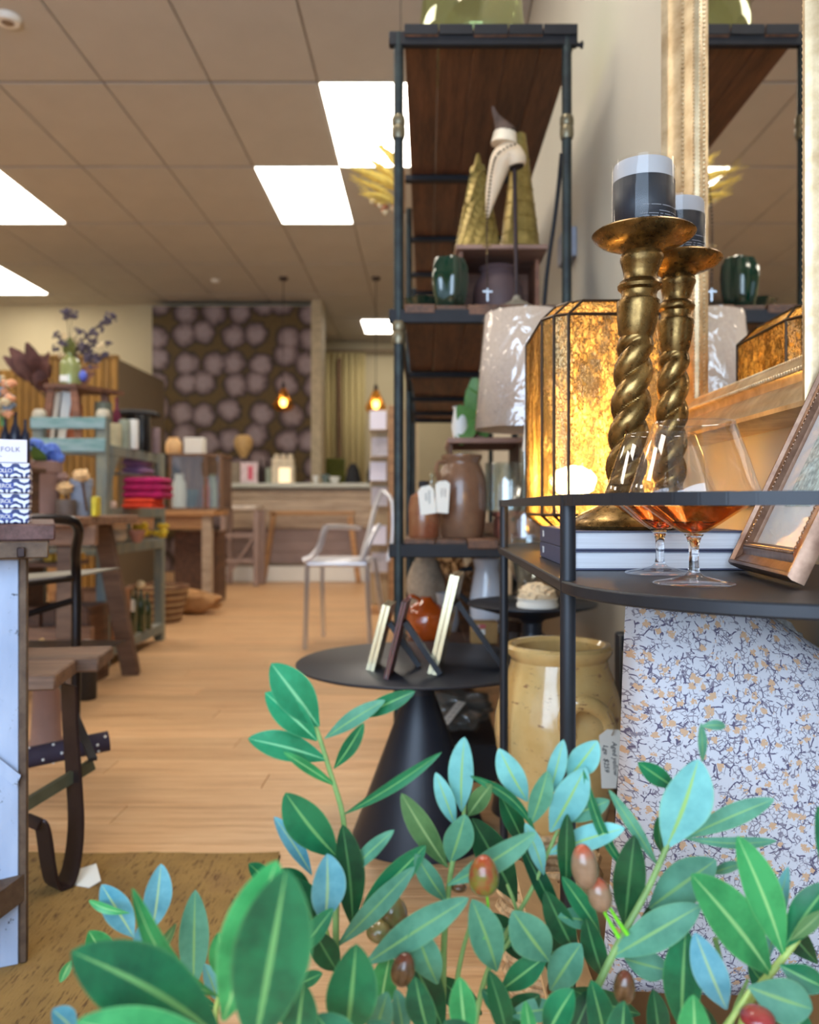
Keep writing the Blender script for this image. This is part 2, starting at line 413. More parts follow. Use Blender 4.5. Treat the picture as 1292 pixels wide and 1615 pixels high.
# ================================================================== CONSOLE TABLE
TZ = .678                                         # tray top
def dshape(x0, y0, y1, r, xr, n=14, inset=0):
    """outline: straight side on the wall, two rounded corners on the room side"""
    pts = [(xr, y0+inset)]; x0 += inset; y0 += inset; y1 -= inset; r -= inset
    for i in range(n+1):
        a = R(270)-R(90)*i/n; pts.append((x0+r+r*math.cos(a), y0+r+r*math.sin(a)))
    for i in range(n+1):
        a = R(180)-R(90)*i/n; pts.append((x0+r+r*math.cos(a), y1-r+r*math.sin(a)))
    pts.append((xr, y1)); return pts
TX0, TY0, TY1, TR, TXR = .133, .615, 1.77, .225, .495
t = thing('console_table', (.31, 1.19, 0), 'tall black metal console table with slim posts and a rail around its tray top', 'table')
o = MB().prism(dshape(TX0, TY0, TY1, TR, TXR), TZ-.0125, TZ).build('tray_top', m_black, t)
md = o.modifiers.new('b', 'BEVEL'); md.width = .002; md.segments = 2; md.limit_method = 'ANGLE'
o = MB().prism(dshape(TX0, TY0, TY1, TR, TXR), .06, .078).build('lower_shelf', m_black, t) if False else None
RZ = .757
ring = dshape(TX0+.006, TY0+.006, TY1-.006, TR-.006, TXR-.003, 16)
rb = MB(); n = len(ring); hw = .0055
for i in range(n-1):
    a, b_ = Vector((*ring[i], RZ)), Vector((*ring[i+1], RZ)); d = (b_-a).normalized()*.0015
    rb.bar(a-d, b_+d, .009, .011)
rb.bar((TXR-.003, TY0+.006, RZ), (TXR-.003, TY1-.006, RZ), .009, .011)
rb.build('top_rail', m_black, t)
for (x, y) in ((.1405, .835), (.1405, 1.52), (.485, .64), (.485, 1.745)):
    MB().lathe([(.0078, 0), (.0078, RZ+.0055)], (x, y, 0), 14).build('post', m_black, t)

# ---- two hardback books under the candlesticks
m_page = M('book_page_edges', (214, 216, 222), .8, 0, .12, 6, 0, (1, 1, 60))
m_cov = M('slate_blue_book_cover', (74, 78, 104), .45, 0, .06, 20)
BX0, BX1, BY0, BY1 = .168, .372, .958, 1.235
for k in range(2):
    z0 = TZ+.0005+k*.0225; th = .022; t_ = thing('book', (.27, 1.1, z0), ['thick slate blue hardback book lying on the black console, lower of the two', 'thick slate blue hardback book under the gilt candlesticks, upper of the two'][k], 'book', 'stacked blue hardback books')
    B('back_cover', (BX0, BY0, z0), (BX1, BY1, z0+.0018), m_cov, t_, .0004)
    B('front_cover', (BX0, BY0, z0+th-.0018), (BX1, BY1, z0+th), m_cov, t_, .0004)
    sp_ = B('spine', (BX0-.001, BY0, z0), (BX0+.002, BY1, z0+th), m_cov, t_, .0008)
    B('page_block', (BX0+.002, BY0+.004, z0+.0018), (BX1-.004, BY1-.003, z0+th-.0018), m_page, t_, .0002)
    ro = frame_of((0, -1, 0), (0, 0, 1))
    lettering('spine_lettering', 'TB', (BX0-.0012, 1.20, z0+th/2), ro, .013, m_white, sp_)
    lettering('spine_lettering', '- - -', (BX0-.0012, .985, z0+th/2), frame_of((0, 0, 1), (0, 1, 0)), .005, m_white, sp_)

# ---- gilt twisted candlesticks with candles
def gilt():
    m, nt, b = nodes_of('antique_gilt'); v = coords(nt)
    n = noise_tex(nt, v, 30, 5); n2 = noise_tex(nt, v, 160, 3)
    col = ramp(nt, n.outputs[0], [(.3, lin((78, 58, 32))), (.55, lin((142, 112, 66))), (.75, lin((178, 144, 90)))])
    L(nt, col, b.inputs['Base Color']); b.inputs['Metallic'].default_value = .92
    L(nt, ramp(nt, n2.outputs[0], [(.3, (.2, .2, .2, 1)), (.7, (.42, .42, .42, 1))]), b.inputs['Roughness'])
    bump(nt, b, n2.outputs[0], .12, .001); return m
m_gilt = gilt()
m_wax = M('grey_white_wax', (176, 174, 176), .5, 0, .03, 10); m_lab = M('charcoal_candle_label', (34, 38, 47), .5, 0, .04, 20)
m_cellowrap = glass('clear_candle_wrap', (1, 1, 1), .4, .05, .02)
def candlestick(x, y, h, lean, lab, s=1.0, cl=''):
    z0 = TZ+.0455; t_ = thing('candlestick', (x, y, z0), lab, 'candlestick', 'gilt twisted candlesticks')
    base = [(.0, 0), (.064*s, 0), (.066*s, .004), (.064*s, .009), (.058*s, .014), (.050*s, .019), (.038*s, .025), (.026*s, .031), (.021*s, .038), (.024*s, .046), (.022*s, .052), (.017*s, .056)]
    MB().lathe(base, (x, y, z0), 40).shear(lean, z0).build('base', m_gilt, t_)
    zt0, zt1 = .054, h-.125; mb = MB(); rings = []; nr, na = 190, 40
    for j in range(nr+1):
        f = j/nr; z = zt0+(zt1-zt0)*f; env = min(1, f*14, (1-f)*14); tw = 2*math.pi*2.35*f+1.1
        rb_ = (.0166-.0014*f)*s; ox = oy = 0
        ring_ = []
        for i in range(na):
            a = 2*math.pi*i/na; k = 1+(.54*abs(math.cos(a-tw))**.7)*env+.30*(1-env)
            # pinch between turns
            ring_.append(mb.bm.verts.new((x+ox+rb_*k*math.cos(a), y+oy+rb_*k*math.sin(a), z0+z)))
        rings.append(ring_)
    for j in range(nr):
        for i in range(na): mb.bm.faces.new((rings[j][i], rings[j][(i+1) % na], rings[j+1][(i+1) % na], rings[j+1][i]))
    mb.shear(lean, z0).build('twisted_stem', m_gilt, t_)
    up = [(.019, h-.127), (.0225, h-.118), (.0245, h-.105), (.0262, h-.090), (.0268, h-.084), (.0262, h-.081), (.0235, h-.0795), (.0215, h-.074), (.0225, h-.069), (.0265, h-.066), (.0275, h-.062), (.0255, h-.058), (.0215, h-.055), (.0205, h-.050), (.0215, h-.045),
          (.0245, h-.036), (.0268, h-.030), (.0262, h-.025), (.0235, h-.021), (.029, h-.016), (.042, h-.0125), (.054, h-.008), (.062, h-.002), (.064, h+.001), (.062, h+.003), (.054, h-.001), (.0, h-.002)]
    MB().lathe([(r*s*.98, z) for r, z in up], (x, y, z0), 44).shear(lean, z0).build('drip_plate', m_gilt, t_)
    cx = x+lean*h; cz = z0+h-.001; r = .0365*s; c_ = thing('pillar_candle', (cx, y, cz), 'pale pillar candle in a charcoal paper band on the '+cl, 'candle', 'pillar candles on the gilt candlesticks')
    MB().lathe([(r*.98, 0), (r, .002), (r, .082*s), (r*.96, .086*s), (r*.5, .085*s), (0, .084*s)], (cx, y, cz), 40).build('wax', m_wax, c_)
    pb_ = MB().lathe([(r+.0007, .002), (r+.0007, .064*s)], (cx, y, cz), 40, caps=False).build('paper_band', m_lab, c_, solid=.0006)
    MB().lathe([(r+.0016, .001), (r+.0018, .088*s)], (cx, y, cz), 40, caps=False).build('clear_wrap', m_cellowrap, c_)
    lines = [('WEST BOURNE CANDLES - SOY', .026), ('LAVENDER & SAGE', .019), ('HAND POURED IN SMALL BATCHES', .0155), ('BURN TIME 60 HOURS APPROX', .0125)]
    for tx, zz in lines:      # tiny printed lines wrapped round the band
        nn = len(tx)
        for i, ch in enumerate(tx):
            if ch == ' ': continue
            a = R(-84)+(i-nn/2)*.0019/r+.30+(.0 if nn > 20 else .25)
            pos = Vector((cx+(r+.0021)*math.cos(a), y+(r+.0021)*math.sin(a), cz+zz))
            mk = MB(); tx_ = Vector((-math.sin(a), math.cos(a), 0)); hh = .00035
            mk.plate([pos-tx_*.0006-Vector((0, 0, hh)), pos+tx_*.0006-Vector((0, 0, hh)), pos+tx_*.0006+Vector((0, 0, hh)), pos-tx_*.0006+Vector((0, 0, hh))], (math.cos(a), math.sin(a), 0), .0002)
            if i == 0: acc = bmesh.new()
            me_ = bpy.data.meshes.new('tmp'); mk.bm.to_mesh(me_); mk.bm.free(); acc.from_mesh(me_); bpy.data.meshes.remove(me_)
        g = MB(); g.bm.free(); g.bm = acc; tag(g.build('printed_line', M('pale_grey_print', (170, 172, 178)), pb_, smooth=False), kind='stuff')
candlestick(.240, 1.035, .360, .075, 'gilt twisted candlestick nearer the viewer, standing left of its twin', 1.0, 'nearer gilt candlestick')
candlestick(.328, 1.150, .362, .045, 'gilt twisted candlestick farther back, beside the gilt mirror', .93, 'farther gilt candlestick beside the mirror')

# ---- octagonal mottled glass lantern
def mottled(name, bright):
    m = bpy.data.materials.new(name); m.use_nodes = True; nt = m.node_tree; nt.nodes.remove(nt.nodes['Principled BSDF']); out = nt.nodes['Material Output']
    v = coords(nt, (1, 1, .55)); n = noise_tex(nt, v, 60, 4, .65); vo = N(nt, 'ShaderNodeTexVoronoi', feature='DISTANCE_TO_EDGE'); vo.inputs['Scale'].default_value = 120
    va = mix(nt, .04, v, n.outputs['Color']); L(nt, va, vo.inputs['Vector'])
    big = noise_tex(nt, coords(nt, (1, 1, .4)), 22, 4, .7)
    web = ramp(nt, vo.outputs['Distance'], [(.04, (.0, .0, .0, 1)), (.2, (1, 1, 1, 1))])
    patch = ramp(nt, big.outputs[0], [(.42, (0, 0, 0, 1)), (.54, (1, 1, 1, 1))])
    msk = mix(nt, .8, web, patch, 'MULTIPLY')
    tintc = ramp(nt, n.outputs[0], [(.3, lin((222, 176, 96))), (.7, lin((255, 234, 170)))])
    dk = mix(nt, 1.0, tintc, lin((96, 86, 72)), 'MULTIPLY')
    col = mix(nt, msk, dk, tintc)
    tl = N(nt, 'ShaderNodeBsdfTranslucent'); df = N(nt, 'ShaderNodeBsdfDiffuse'); tr = N(nt, 'ShaderNodeBsdfTransparent'); gl = N(nt, 'ShaderNodeBsdfGlossy'); gl.inputs['Roughness'].default_value = .08
    bp = N(nt, 'ShaderNodeBump'); bp.inputs['Strength'].default_value = .5; bp.inputs['Distance'].default_value = .002; L(nt, msk, bp.inputs['Height']); L(nt, bp.outputs[0], gl.inputs['Normal'])
    L(nt, col, tl.inputs[0]); L(nt, mix(nt, .45, col, (1, .97, .88, 1)), tr.inputs[0]); L(nt, col, df.inputs[0]); gl.inputs[0].default_value = lin((220, 190, 140))
    a1 = N(nt, 'ShaderNodeMixShader'); a1.inputs[0].default_value = .5; L(nt, tl.outputs[0], a1.inputs[1]); L(nt, tr.outputs[0], a1.inputs[2])
    a0 = N(nt, 'ShaderNodeMixShader'); a0.inputs[0].default_value = .25; L(nt, a1.outputs[0], a0.inputs[1]); L(nt, df.outputs[0], a0.inputs[2])
    a2 = N(nt, 'ShaderNodeMixShader'); fr = N(nt, 'ShaderNodeLayerWeight'); fr.inputs[0].default_value = .3
    mr = N(nt, 'ShaderNodeMapRange'); mr.inputs['To Min'].default_value = bright; mr.inputs['To Max'].default_value = .75; L(nt, fr.outputs['Fresnel'], mr.inputs['Value']); L(nt, mr.outputs[0], a2.inputs[0])
    L(nt, a0.outputs[0], a2.inputs[1]); L(nt, gl.outputs[0], a2.inputs[2]); L(nt, a2.outputs[0], out.inputs[0]); return m
m_mot = mottled('mottled_amber_glass', .16); m_motm = mottled('mirrored_amber_glass', .5)
m_lead = M('dark_lead_came', (66, 52, 40), .35, .7, .1, 40)
lt = thing('glass_lantern', (.283, 1.42, TZ), 'lit tall faceted amber mottled glass lantern lamp on the black console behind the candlesticks', 'lamp')
LX0, LX1, LY0, LY1 = .180, .386, 1.265, 1.545; q = .034
def octo(ins):
    a, b_, c_, d = LX0+ins, LX1-ins, LY0+ins, LY1-ins; k = q
    return [(a+k, c_), (b_-k, c_), (b_-k*.42, c_+k*.42), (b_, c_+k*1.2), (b_, d-k), (b_-k, d), (a+k, d), (a, d-k), (a, c_+k*1.2), (a+k*.42, c_+k*.42)]
levels = [(.030, .712), (0, .738), (0, 1.040), (.026, 1.066)]
rings = [[Vector((x, y, z)) for x, y in octo(i)] for i, z in levels]
ncr = len(rings[0])
for j in range(3):
    for i in range(ncr):
        a, b_, c_, d = rings[j][i], rings[j][(i+1) % ncr], rings[j+1][(i+1) % ncr], rings[j+1][i]
        nr_ = (b_-a).cross(d-a)
        MB().plate([a, b_, c_, d], nr_, -.002).build('glass_pane', m_motm if i in (1, 2, 8, 9) and j == 1 else m_mot, lt, smooth=False)
        e = MB(); e.tube([a, d], .0026, 6)
        if j == 0: e.tube([a, b_], .0026, 6)
        e.tube([d, c_], .0026, 6); e.build('lead_came', m_lead, lt)
MB().plate(rings[3], (0, 0, 1), .002).build('top_pane', m_mot, lt, smooth=False)
MB().prism(octo(.034), .706, .712).build('base_plate', m_lead, lt, smooth=False)
MB().prism(octo(.06), TZ, .706).build('foot', m_lead, lt, smooth=False)
bc = Vector((.243, 1.39, .792))
MB().lathe([(.016, .0), (.016, .03), (.012, .045)], (bc.x, bc.y, .712), 14).build('lamp_socket', m_lead, lt)
MB().ball(bc, .024, 3, (1.55, 1, 1.1), jit=.12).build('bulb', emis('glowing_bulb', (255, 222, 150), 1300), lt)  # real bulb, stretched wide so its glare is built into the shape
pl = bpy.data.lights.new('lantern_bulb_light', 'POINT'); pl.energy = 14; pl.color = (1, .84, .58); pl.shadow_soft_size = .026
po = bpy.data.objects.new('lantern_bulb_light', pl); COL.objects.link(po); po.location = bc

# ---- stemmed glasses with amber bowls
m_clear = glass('clear_crystal', (.99, .99, 1), 1.0, .015, .07); m_rg = M('solid_crystal', (255, 255, 255), 0, 0, 0, 5); m_rg.node_tree.nodes['Principled BSDF'].inputs['Transmission Weight'].default_value = 1; m_rg.node_tree.nodes['Principled BSDF'].inputs['IOR'].default_value = 1.45
m_ra = M('solid_amber_crystal', (214, 128, 52), 0, 0, .1, 5); m_ra.node_tree.nodes['Principled BSDF'].inputs['Transmission Weight'].default_value = 1; m_ra.node_tree.nodes['Principled BSDF'].inputs['IOR'].default_value = 1.3
m_amber = glass('amber_crystal', (.97, .74, .46), .7, .03, .10, (1, .85, .6))
m_amber2 = glass('deep_amber_crystal', (.80, .42, .16), .6, .03, .12, (1, .75, .45))
def goblet(x, y, s, lab):
    z = TZ+.0003; t_ = thing('wine_glass', (x, y, z), lab, 'glass', 'amber stemmed glasses')
    def la(nm, pr, mt, sol=0, par=None):
        o_ = MB().lathe([(r*s, zz*s) for r, zz in pr], (x, y, z), 48, caps=False).build(nm, mt, par or t_)
        return o_
    la('foot', [(.0001, .001), (.030, .001), (.0395, .0), (.0405, .0012), (.039, .0024), (.024, .0050), (.010, .0085), (.0062, .0118), (.0001, .012)], m_clear)
    la('stem', [(.0001, .0122), (.0060, .0122), (.0050, .018), (.0046, .03), (.0052, .040), (.0075, .0475), (.0100, .0505), (.0001, .0512)], m_rg)
    la('bowl_base', [(.0001, .0505), (.012, .0525), (.020, .057), (.030, .064), (.0415, .072), (.054, .0805), (.0618, .0865)], m_amber)
    la('amber_core', [(.0001, .0515), (.0035, .053), (.008, .0555), (.018, .0605), (.022, .0635), (.010, .0625), (.0001, .0618)], m_ra)
    la('bowl_base', [(.0001, .053), (.012, .055), (.024, .0625), (.036, .071), (.048, .0790)], m_amber2)
    bw_ = la('bowl', [(.0618, .0865), (.0645, .091), (.064, .0945), (.060, .105), (.053, .128), (.046, .148), (.0405, .1625), (.0400, .1632)], m_clear)
    la('rim', [(.0400, .1628), (.0406, .1636), (.0400, .1643), (.0393, .1636), (.0400, .1628)], m_clear, 0, bw_)
goblet(.250, .787, .92, 'stemmed glass with an amber based angular bowl, nearer of the two on the console')
goblet(.253, .912, .92, 'stemmed glass with an amber based angular bowl, farther of the two, left behind its twin')

# ---- leaning bronze photo frame
m_brz = M('bronze_gilt_frame', (158, 126, 104), .34, .75, .3, 40, .05, rgb2=(112, 82, 66)); m_mat = M('white_photo_mount', (225, 230, 236), .7, 0, .03, 5)
def moulded_frame(name_t, parent, o, u, v, nrm, W, H, wd, prof, mat, bead=None, beadmat=None):
    """profile [(t across 0..wd, height)] swept round a rectangle; u,v unit axes, o corner"""
    for side in range(4):
        A = [(0, 0), (W, 0), (W, H), (0, H)][side]; Bp = [(W, 0), (W, H), (0, H), (0, 0)][side]
        dirs = [(1, 0), (0, 1), (-1, 0), (0, -1)][side]; inn = [(0, 1), (-1, 0), (0, -1), (1, 0)][side]
        mb = MB(); ra, rb2 = [], []
        for tt, hh in prof:
            pa = (A[0]+dirs[0]*tt+inn[0]*tt, A[1]+dirs[1]*tt+inn[1]*tt); pb = (Bp[0]-dirs[0]*tt+inn[0]*tt, Bp[1]-dirs[1]*tt+inn[1]*tt)
            ra.append(mb.bm.verts.new(o+u*pa[0]+v*pa[1]+nrm*hh)); rb2.append(mb.bm.verts.new(o+u*pb[0]+v*pb[1]+nrm*hh))
        m_ = len(prof)
        for i in range(m_): mb.bm.faces.new((ra[i], rb2[i], rb2[(i+1) % m_], ra[(i+1) % m_]))
        mb.bm.faces.new(ra); mb.bm.faces.new(list(reversed(rb2)))
        mb.build('frame_moulding', mat, parent)
        for bt, bh, br, sp in (bead or []):
            Ln = math.hypot(Bp[0]-A[0], Bp[1]-A[1])-2*bt; nb = max(2, int(Ln/sp)); bb = MB()
            for k in range(nb+1):
                f = bt+Ln*k/nb; pp = o+u*(A[0]+dirs[0]*f+inn[0]*bt)+v*(A[1]+dirs[1]*f+inn[1]*bt)+nrm*bh
                bb.ball(pp, br, 1)
            tag(bb.build('beading', beadmat or mat, parent), kind='stuff')
fo = Vector((.352, .945, TZ+.003)); fu = Vector((-.02, -.205, 0)); FW = fu.length; fu.normalize()
fv = Vector((.42, 0, .9)).normalized(); fv = (fv-fu*fv.dot(fu)).normalized(); fn = fu.cross(fv); 
if fn.x > 0: fn = -fn
pf = thing('picture_frame', fo, 'bronze beaded picture frame with a white mount leaning at the right of the console', 'picture frame')
pr = [(0, 0), (0, .012), (.002, .016), (.005, .016), (.007, .012), (.016, .009), (.022, .013), (.027, .013), (.031, .008), (.031, 0)]
moulded_frame('f', pf, fo, fu, fv, fn, FW, .30, .031, pr, m_brz, [(.0245, .0125, .0022, .005)], m_brz)
MB().plate([fo+fu*.028+fv*.028, fo+fu*(FW-.028)+fv*.028, fo+fu*(FW-.028)+fv*.272, fo+fu*.028+fv*.272], fn, .004).build('white_mount', m_mat, pf, smooth=False)
MB().plate([fo+fu*.066+fv*.075+fn*.0042, fo+fu*(FW-.066)+fv*.075+fn*.0042, fo+fu*(FW-.066)+fv*.24+fn*.0042, fo+fu*.066+fv*.24+fn*.0042], fn, .0008).build('print', M('pale_blue_lace_print', (190, 212, 220), .6, 0, .5, 160), pf, smooth=False)
gp = glass('picture_glass', (1, 1, 1), .4, .02, .04)
MB().plate([fo+fu*.028+fv*.028+fn*.0062, fo+fu*(FW-.028)+fv*.028+fn*.0062, fo+fu*(FW-.028)+fv*.272+fn*.0062, fo+fu*.028+fv*.272+fn*.0062], fn, .0008).build('glass_front', gp, pf, smooth=False)

# ---- gilt mirror on the right wall
MXI = .472                                       # mirror surface
m_mir, nt_, b_ = nodes_of('silvered_mirror'); b_.inputs['Metallic'].default_value = 1; b_.inputs['Roughness'].default_value = .015; b_.inputs['Base Color'].default_value = (.82, .80, .76, 1)
m_gold = M('pale_gold_leaf', (220, 198, 160), .36, .6, .2, 30, .05, rgb2=(180, 152, 114))
mr_t = thing('wall_mirror', (.49, 1.2, .87), 'large gilt framed mirror with beaded inner edge hanging on the right wall', 'mirror')
mo = Vector((.508, 1.545, .862)); mu = Vector((0, -1, 0)); mv = Vector((0, 0, 1)); mn = Vector((-1, 0, 0))
MW, MH = .592, 1.28
pr = [(0, 0), (0, .070), (.004, .078), (.010, .078), (.014, .072), (.022, .068), (.030, .062), (.042, .050), (.050, .050), (.056, .054), (.062, .050), (.068, .046), (.076, .040), (.076, 0)]
moulded_frame('m', mr_t, mo, mu, mv, mn, MW, MH, .076, pr, m_gold, [(.056, .055, .0036, .008), (.0745, .0405, .0030, .0068)], m_gold)
MB().plate([mo+mu*.07+mv*.07, mo+mu*(MW-.07)+mv*.07, mo+mu*(MW-.07)+mv*(MH-.07), mo+mu*.07+mv*(MH-.07)], mn, .036).build('mirror_glass', m_mir, mr_t, smooth=False)

# ---- floral cushion in a cardboard box below
def floral():
    m, nt, b = nodes_of('tiny_floral_print_cotton'); v = coords(nt, (1, 1, 1), 'UV')
    nz = noise_tex(nt, v, 40, 2); vd = mix(nt, .012, v, nz.outputs['Color'])
    base = lin((212, 212, 220))
    # fine branching stems
    w1 = N(nt, 'ShaderNodeTexVoronoi', feature='DISTANCE_TO_EDGE'); w1.inputs['Scale'].default_value = 78; L(nt, vd, w1.inputs['Vector'])
    brk = noise_tex(nt, v, 120, 2); st = ramp(nt, w1.outputs['Distance'], [(.035, (1, 1, 1, 1)), (.06, (0, 0, 0, 1))])
    bk = ramp(nt, brk.outputs[0], [(.48, (0, 0, 0, 1)), (.53, (1, 1, 1, 1))])
    stem = mix(nt, 1, st, bk, 'MULTIPLY')
    c1 = mix(nt, stem, base, lin((96, 90, 116)))
    w3 = N(nt, 'ShaderNodeTexVoronoi', feature='DISTANCE_TO_EDGE'); w3.inputs['Scale'].default_value = 190; L(nt, mix(nt, .01, v, nz.outputs['Color']), w3.inputs['Vector'])
    br2 = noise_tex(nt, v, 75, 2); s3 = mix(nt, 1, ramp(nt, w3.outputs['Distance'], [(.05, (1, 1, 1, 1)), (.1, (0, 0, 0, 1))]), ramp(nt, br2.outputs[0], [(.47, (0, 0, 0, 1)), (.53, (1, 1, 1, 1))]), 'MULTIPLY')
    c1 = mix(nt, mix(nt, 1, s3, (.75, .75, .75, 1), 'MULTIPLY'), c1, lin((96, 84, 108)))
    # blossoms
    fl_ = N(nt, 'ShaderNodeTexVoronoi'); fl_.inputs['Scale'].default_value = 78; L(nt, v, fl_.inputs['Vector'])
    pet = noise_tex(nt, v, 300, 2, .6); ff = mix(nt, .45, fl_.outputs['Distance'], pet.outputs[0])
    fm = ramp(nt, ff, [(.365, (1, 1, 1, 1)), (.39, (0, 0, 0, 1))])
    c2 = mix(nt, fm, c1, lin((212, 174, 140)))
    L(nt, c2, b.inputs['Base Color']); b.inputs['Roughness'].default_value = .85; return m
def cushion(name, c, W, H, T, mat, tilt, lab, cat, taper=0, fur=False):
    mb = MB(); nx, ny = 28, 36; uvl = mb.bm.loops.layers.uv.new('UVMap'); grids = []
    for sgn in (-1, 1):
        g = [[None]*(nx+1) for _ in range(ny+1)]
        for j in range(ny+1):
            for i in range(nx+1):
                u_, v_ = i/nx*2-1, j/ny*2-1
                e = max(0, (1-abs(u_)**3.2))**.55*max(0, (1-abs(v_)**4))**.55
                wx = W*(1-taper*(v_))*(1-.03*math.cos(v_*math.pi/2)**2)
                hz = H
                wr = .006*noise.noise((u_*2.2, v_*2.6, 3+sgn))*(e)
                g[j][i] = mb.bm.verts.new((c[0]+u_*wx/2, c[1]+sgn*T/2*e+wr, c[2]+H/2+v_*hz/2-max(0, v_)**3*.075*max(0, min(1, (u_+.1)/.9))**1.2))
        grids.append((sgn, g))
        for j in range(ny):
            for i in range(nx):
                f_ = mb.bm.faces.new((g[j][i], g[j][i+1], g[j+1][i+1], g[j+1][i]))
                for lp, (a_, b_) in zip(f_.loops, ((i, j), (i+1, j), (i+1, j+1), (i, j+1))): lp[uvl].uv = (a_/nx*W, b_/ny*H)
    bmesh.ops.remove_doubles(mb.bm, verts=mb.bm.verts, dist=.0006)
    mb.rot((c[0], c[1], c[2]), 'X', tilt)
    return mb.build(name, mat)
m_floral = floral()
# UV in metres -> scale inside material is per metre
o = cushion('floral_cushion', (.352, .93, .216), .285, .44, .15, m_floral, R(-3), '', '', .12)
tag(o, 'plump white cushion printed with tiny brown flowers and grey sprigs, under the console', 'cushion')
def fur():
    m, nt, b = nodes_of('white_fur'); v = coords(nt, (1, 1, .3)); n = noise_tex(nt, v, 120, 4, .8)
    L(nt, ramp(nt, n.outputs[0], [(.3, lin((150, 148, 146))), (.6, lin((232, 230, 226)))]), b.inputs['Base Color']); b.inputs['Roughness'].default_value = .9; bump(nt, b, n.outputs[0], 1, .004); return m
fc = MB(); fc.ball((.40, 1.09, .50), .12, 4, (.85, .55, 1.1), jit=.25)
tag(fc.build('fur_cushion', fur()), 'white fluffy fur cushion behind the floral cushion under the console', 'cushion')
bx = thing('cardboard_box', (.36, .92, 0), 'open brown cardboard box on the floor holding the floral cushion', 'box')
for a, b_ in (((.185, .79, .004), (.189, 1.2, .215)), ((.491, .79, .004), (.495, 1.2, .215)), ((.189, .79, .004), (.491, .794, .215)), ((.189, 1.196, .004), (.491, 1.2, .215)), ((.185, .79, 0), (.495, 1.2, .004))):
    B('box_panel', a, b_, m_card, bx, .0005)
MB().plate([(.189, .79, .215), (.491, .79, .215), (.488, .715, .265), (.19, .715, .265)], (0, .5, .8), .003).build('flap', m_card, bx, smooth=False)
MB().plate([(.185, .79, .215), (.185, 1.2, .215), (.12, 1.19, .255), (.12, .80, .255)], (.5, 0, .8), .003).build('flap', m_card, bx, smooth=False)
rf = MB()                                        # woven raffia basket left of the box
for k in range(17):
    z = .006+k*.0125; rr = .060+.015*math.sin(k/17*2.4)
    pts = [(.192+(rr+.0035*math.cos(i*1.57+k*math.pi))*math.cos(R(i*15)), 1.31+(rr+.0035*math.cos(i*1.57+k*math.pi))*math.sin(R(i*15)), z) for i in range(25)]
    rf.tube(pts, .0068, 6, cap=False)
o = rf.build('raffia_basket', M('natural_raffia', (196, 160, 116), .8, 0, .45, 60, .6))
tag(o, 'small coiled natural raffia basket behind the olive plant, left of the cardboard box', 'basket')
# dark pieces against the wall, right of the urn
t_ = thing('boxed_ornament', (.43, 1.76, .0), 'dark charcoal block with a pale ribbon bow between yellow urn and floral cushion', 'ornament')
B('block', (.40, 1.74, .0), (.455, 1.79, .487), m_lab, t_, .004)
MB().plate([(.405, 1.737, .455), (.42, 1.737, .43), (.438, 1.737, .46), (.436, 1.737, .34), (.408, 1.737, .34)], (0, -1, 0), .004).build('ribbon_bow', M('olive_grey_ribbon', (150, 142, 112), .6), t_)

# ================================================================== YELLOW URN
def urnmat():
    m, nt, b = nodes_of('aged_yellow_glaze'); v = coords(nt); n = noise_tex(nt, v, 9, 5); n2 = noise_tex(nt, coords(nt, (1, 1, 2.6)), 26, 5, .75)
    col = ramp(nt, n.outputs[0], [(.3, lin((206, 164, 98))), (.55, lin((222, 186, 122))), (.75, lin((226, 198, 142)))])
    ch = ramp(nt, n2.outputs[0], [(.60, (0, 0, 0, 1)), (.64, (1, 1, 1, 1))])
    L(nt, mix(nt, ch, col, lin((150, 106, 66))), b.inputs['Base Color']); b.inputs['Roughness'].default_value = .16; b.inputs['Coat Weight'].default_value = .6
    b.inputs['Coat Roughness'].default_value = .05
    L(nt, mix(nt, ch, (.14, .14, .14, 1), (.7, .7, .7, 1)), b.inputs['Roughness']); bump(nt, b, n2.outputs[0], .12, .004); return m
m_urn = urnmat(); U = Vector((.252, 1.60, 0))
ut = thing('urn', U, 'large aged yellow glazed urn with a looped handle standing under the black console', 'urn')
prof = [(.0, .04), (.058, .04), (.062, .046), (.066, .07), (.082, .14), (.101, .21), (.116, .28), (.1225, .325), (.120, .36), (.112, .395), (.1015, .428), (.0935, .450), (.0905, .463), (.095, .470), (.1, .478), (.1005, .486), (.096, .492), (.089, .492), (.083, .484), (.086, .465), (.1, .41), (.108, .33), (.07, .1), (0, .08)]
MB().lathe(prof, U, 64, f=lambda a, z: 1+.006*math.sin(3*a+z*20)).build('body', m_urn, ut)
hp = [U+Vector(p) for p in ((.052, -.098, .342), (.050, -.124, .365), (.056, -.140, .392), (.075, -.143, .414), (.1, -.126, .410), (.116, -.098, .385), (.120, -.076, .345), (.118, -.065, .31), (.112, -.05, .29))]
hp = [Matrix.Rotation(R(-26), 3, 'Z') @ (p-U)+U for p in hp]
MB().tube(smooth_path(hp, 5), .0135, 12, flat=(1, .75)).build('handle', m_urn, ut)
MB().box((U.x-.07, U.y-.07, 0), (U.x+.07, U.y+.07, .0395), .003).build('plinth', m_rwood, ut) if False else None
tg = thing('price_tag', (.325, 1.42, .33), 'handwritten white swing tag hanging on twine from the yellow urn handle', 'tag')
tz = 1.43; p0 = P(947, 1152, tz)
corner = [(952, 1152), (980, 1150), (983, 1160), (968, 1245), (948, 1243), (946, 1162)]
cr = [P(958, 1150, tz), P(977, 1151, tz), P(981, 1158, tz), P(972, 1243, tz), P(949, 1243, tz), P(945, 1160, tz)]
MB().plate(cr, (0, -1, 0), .0012).build('card', m_paper, tg, smooth=False)
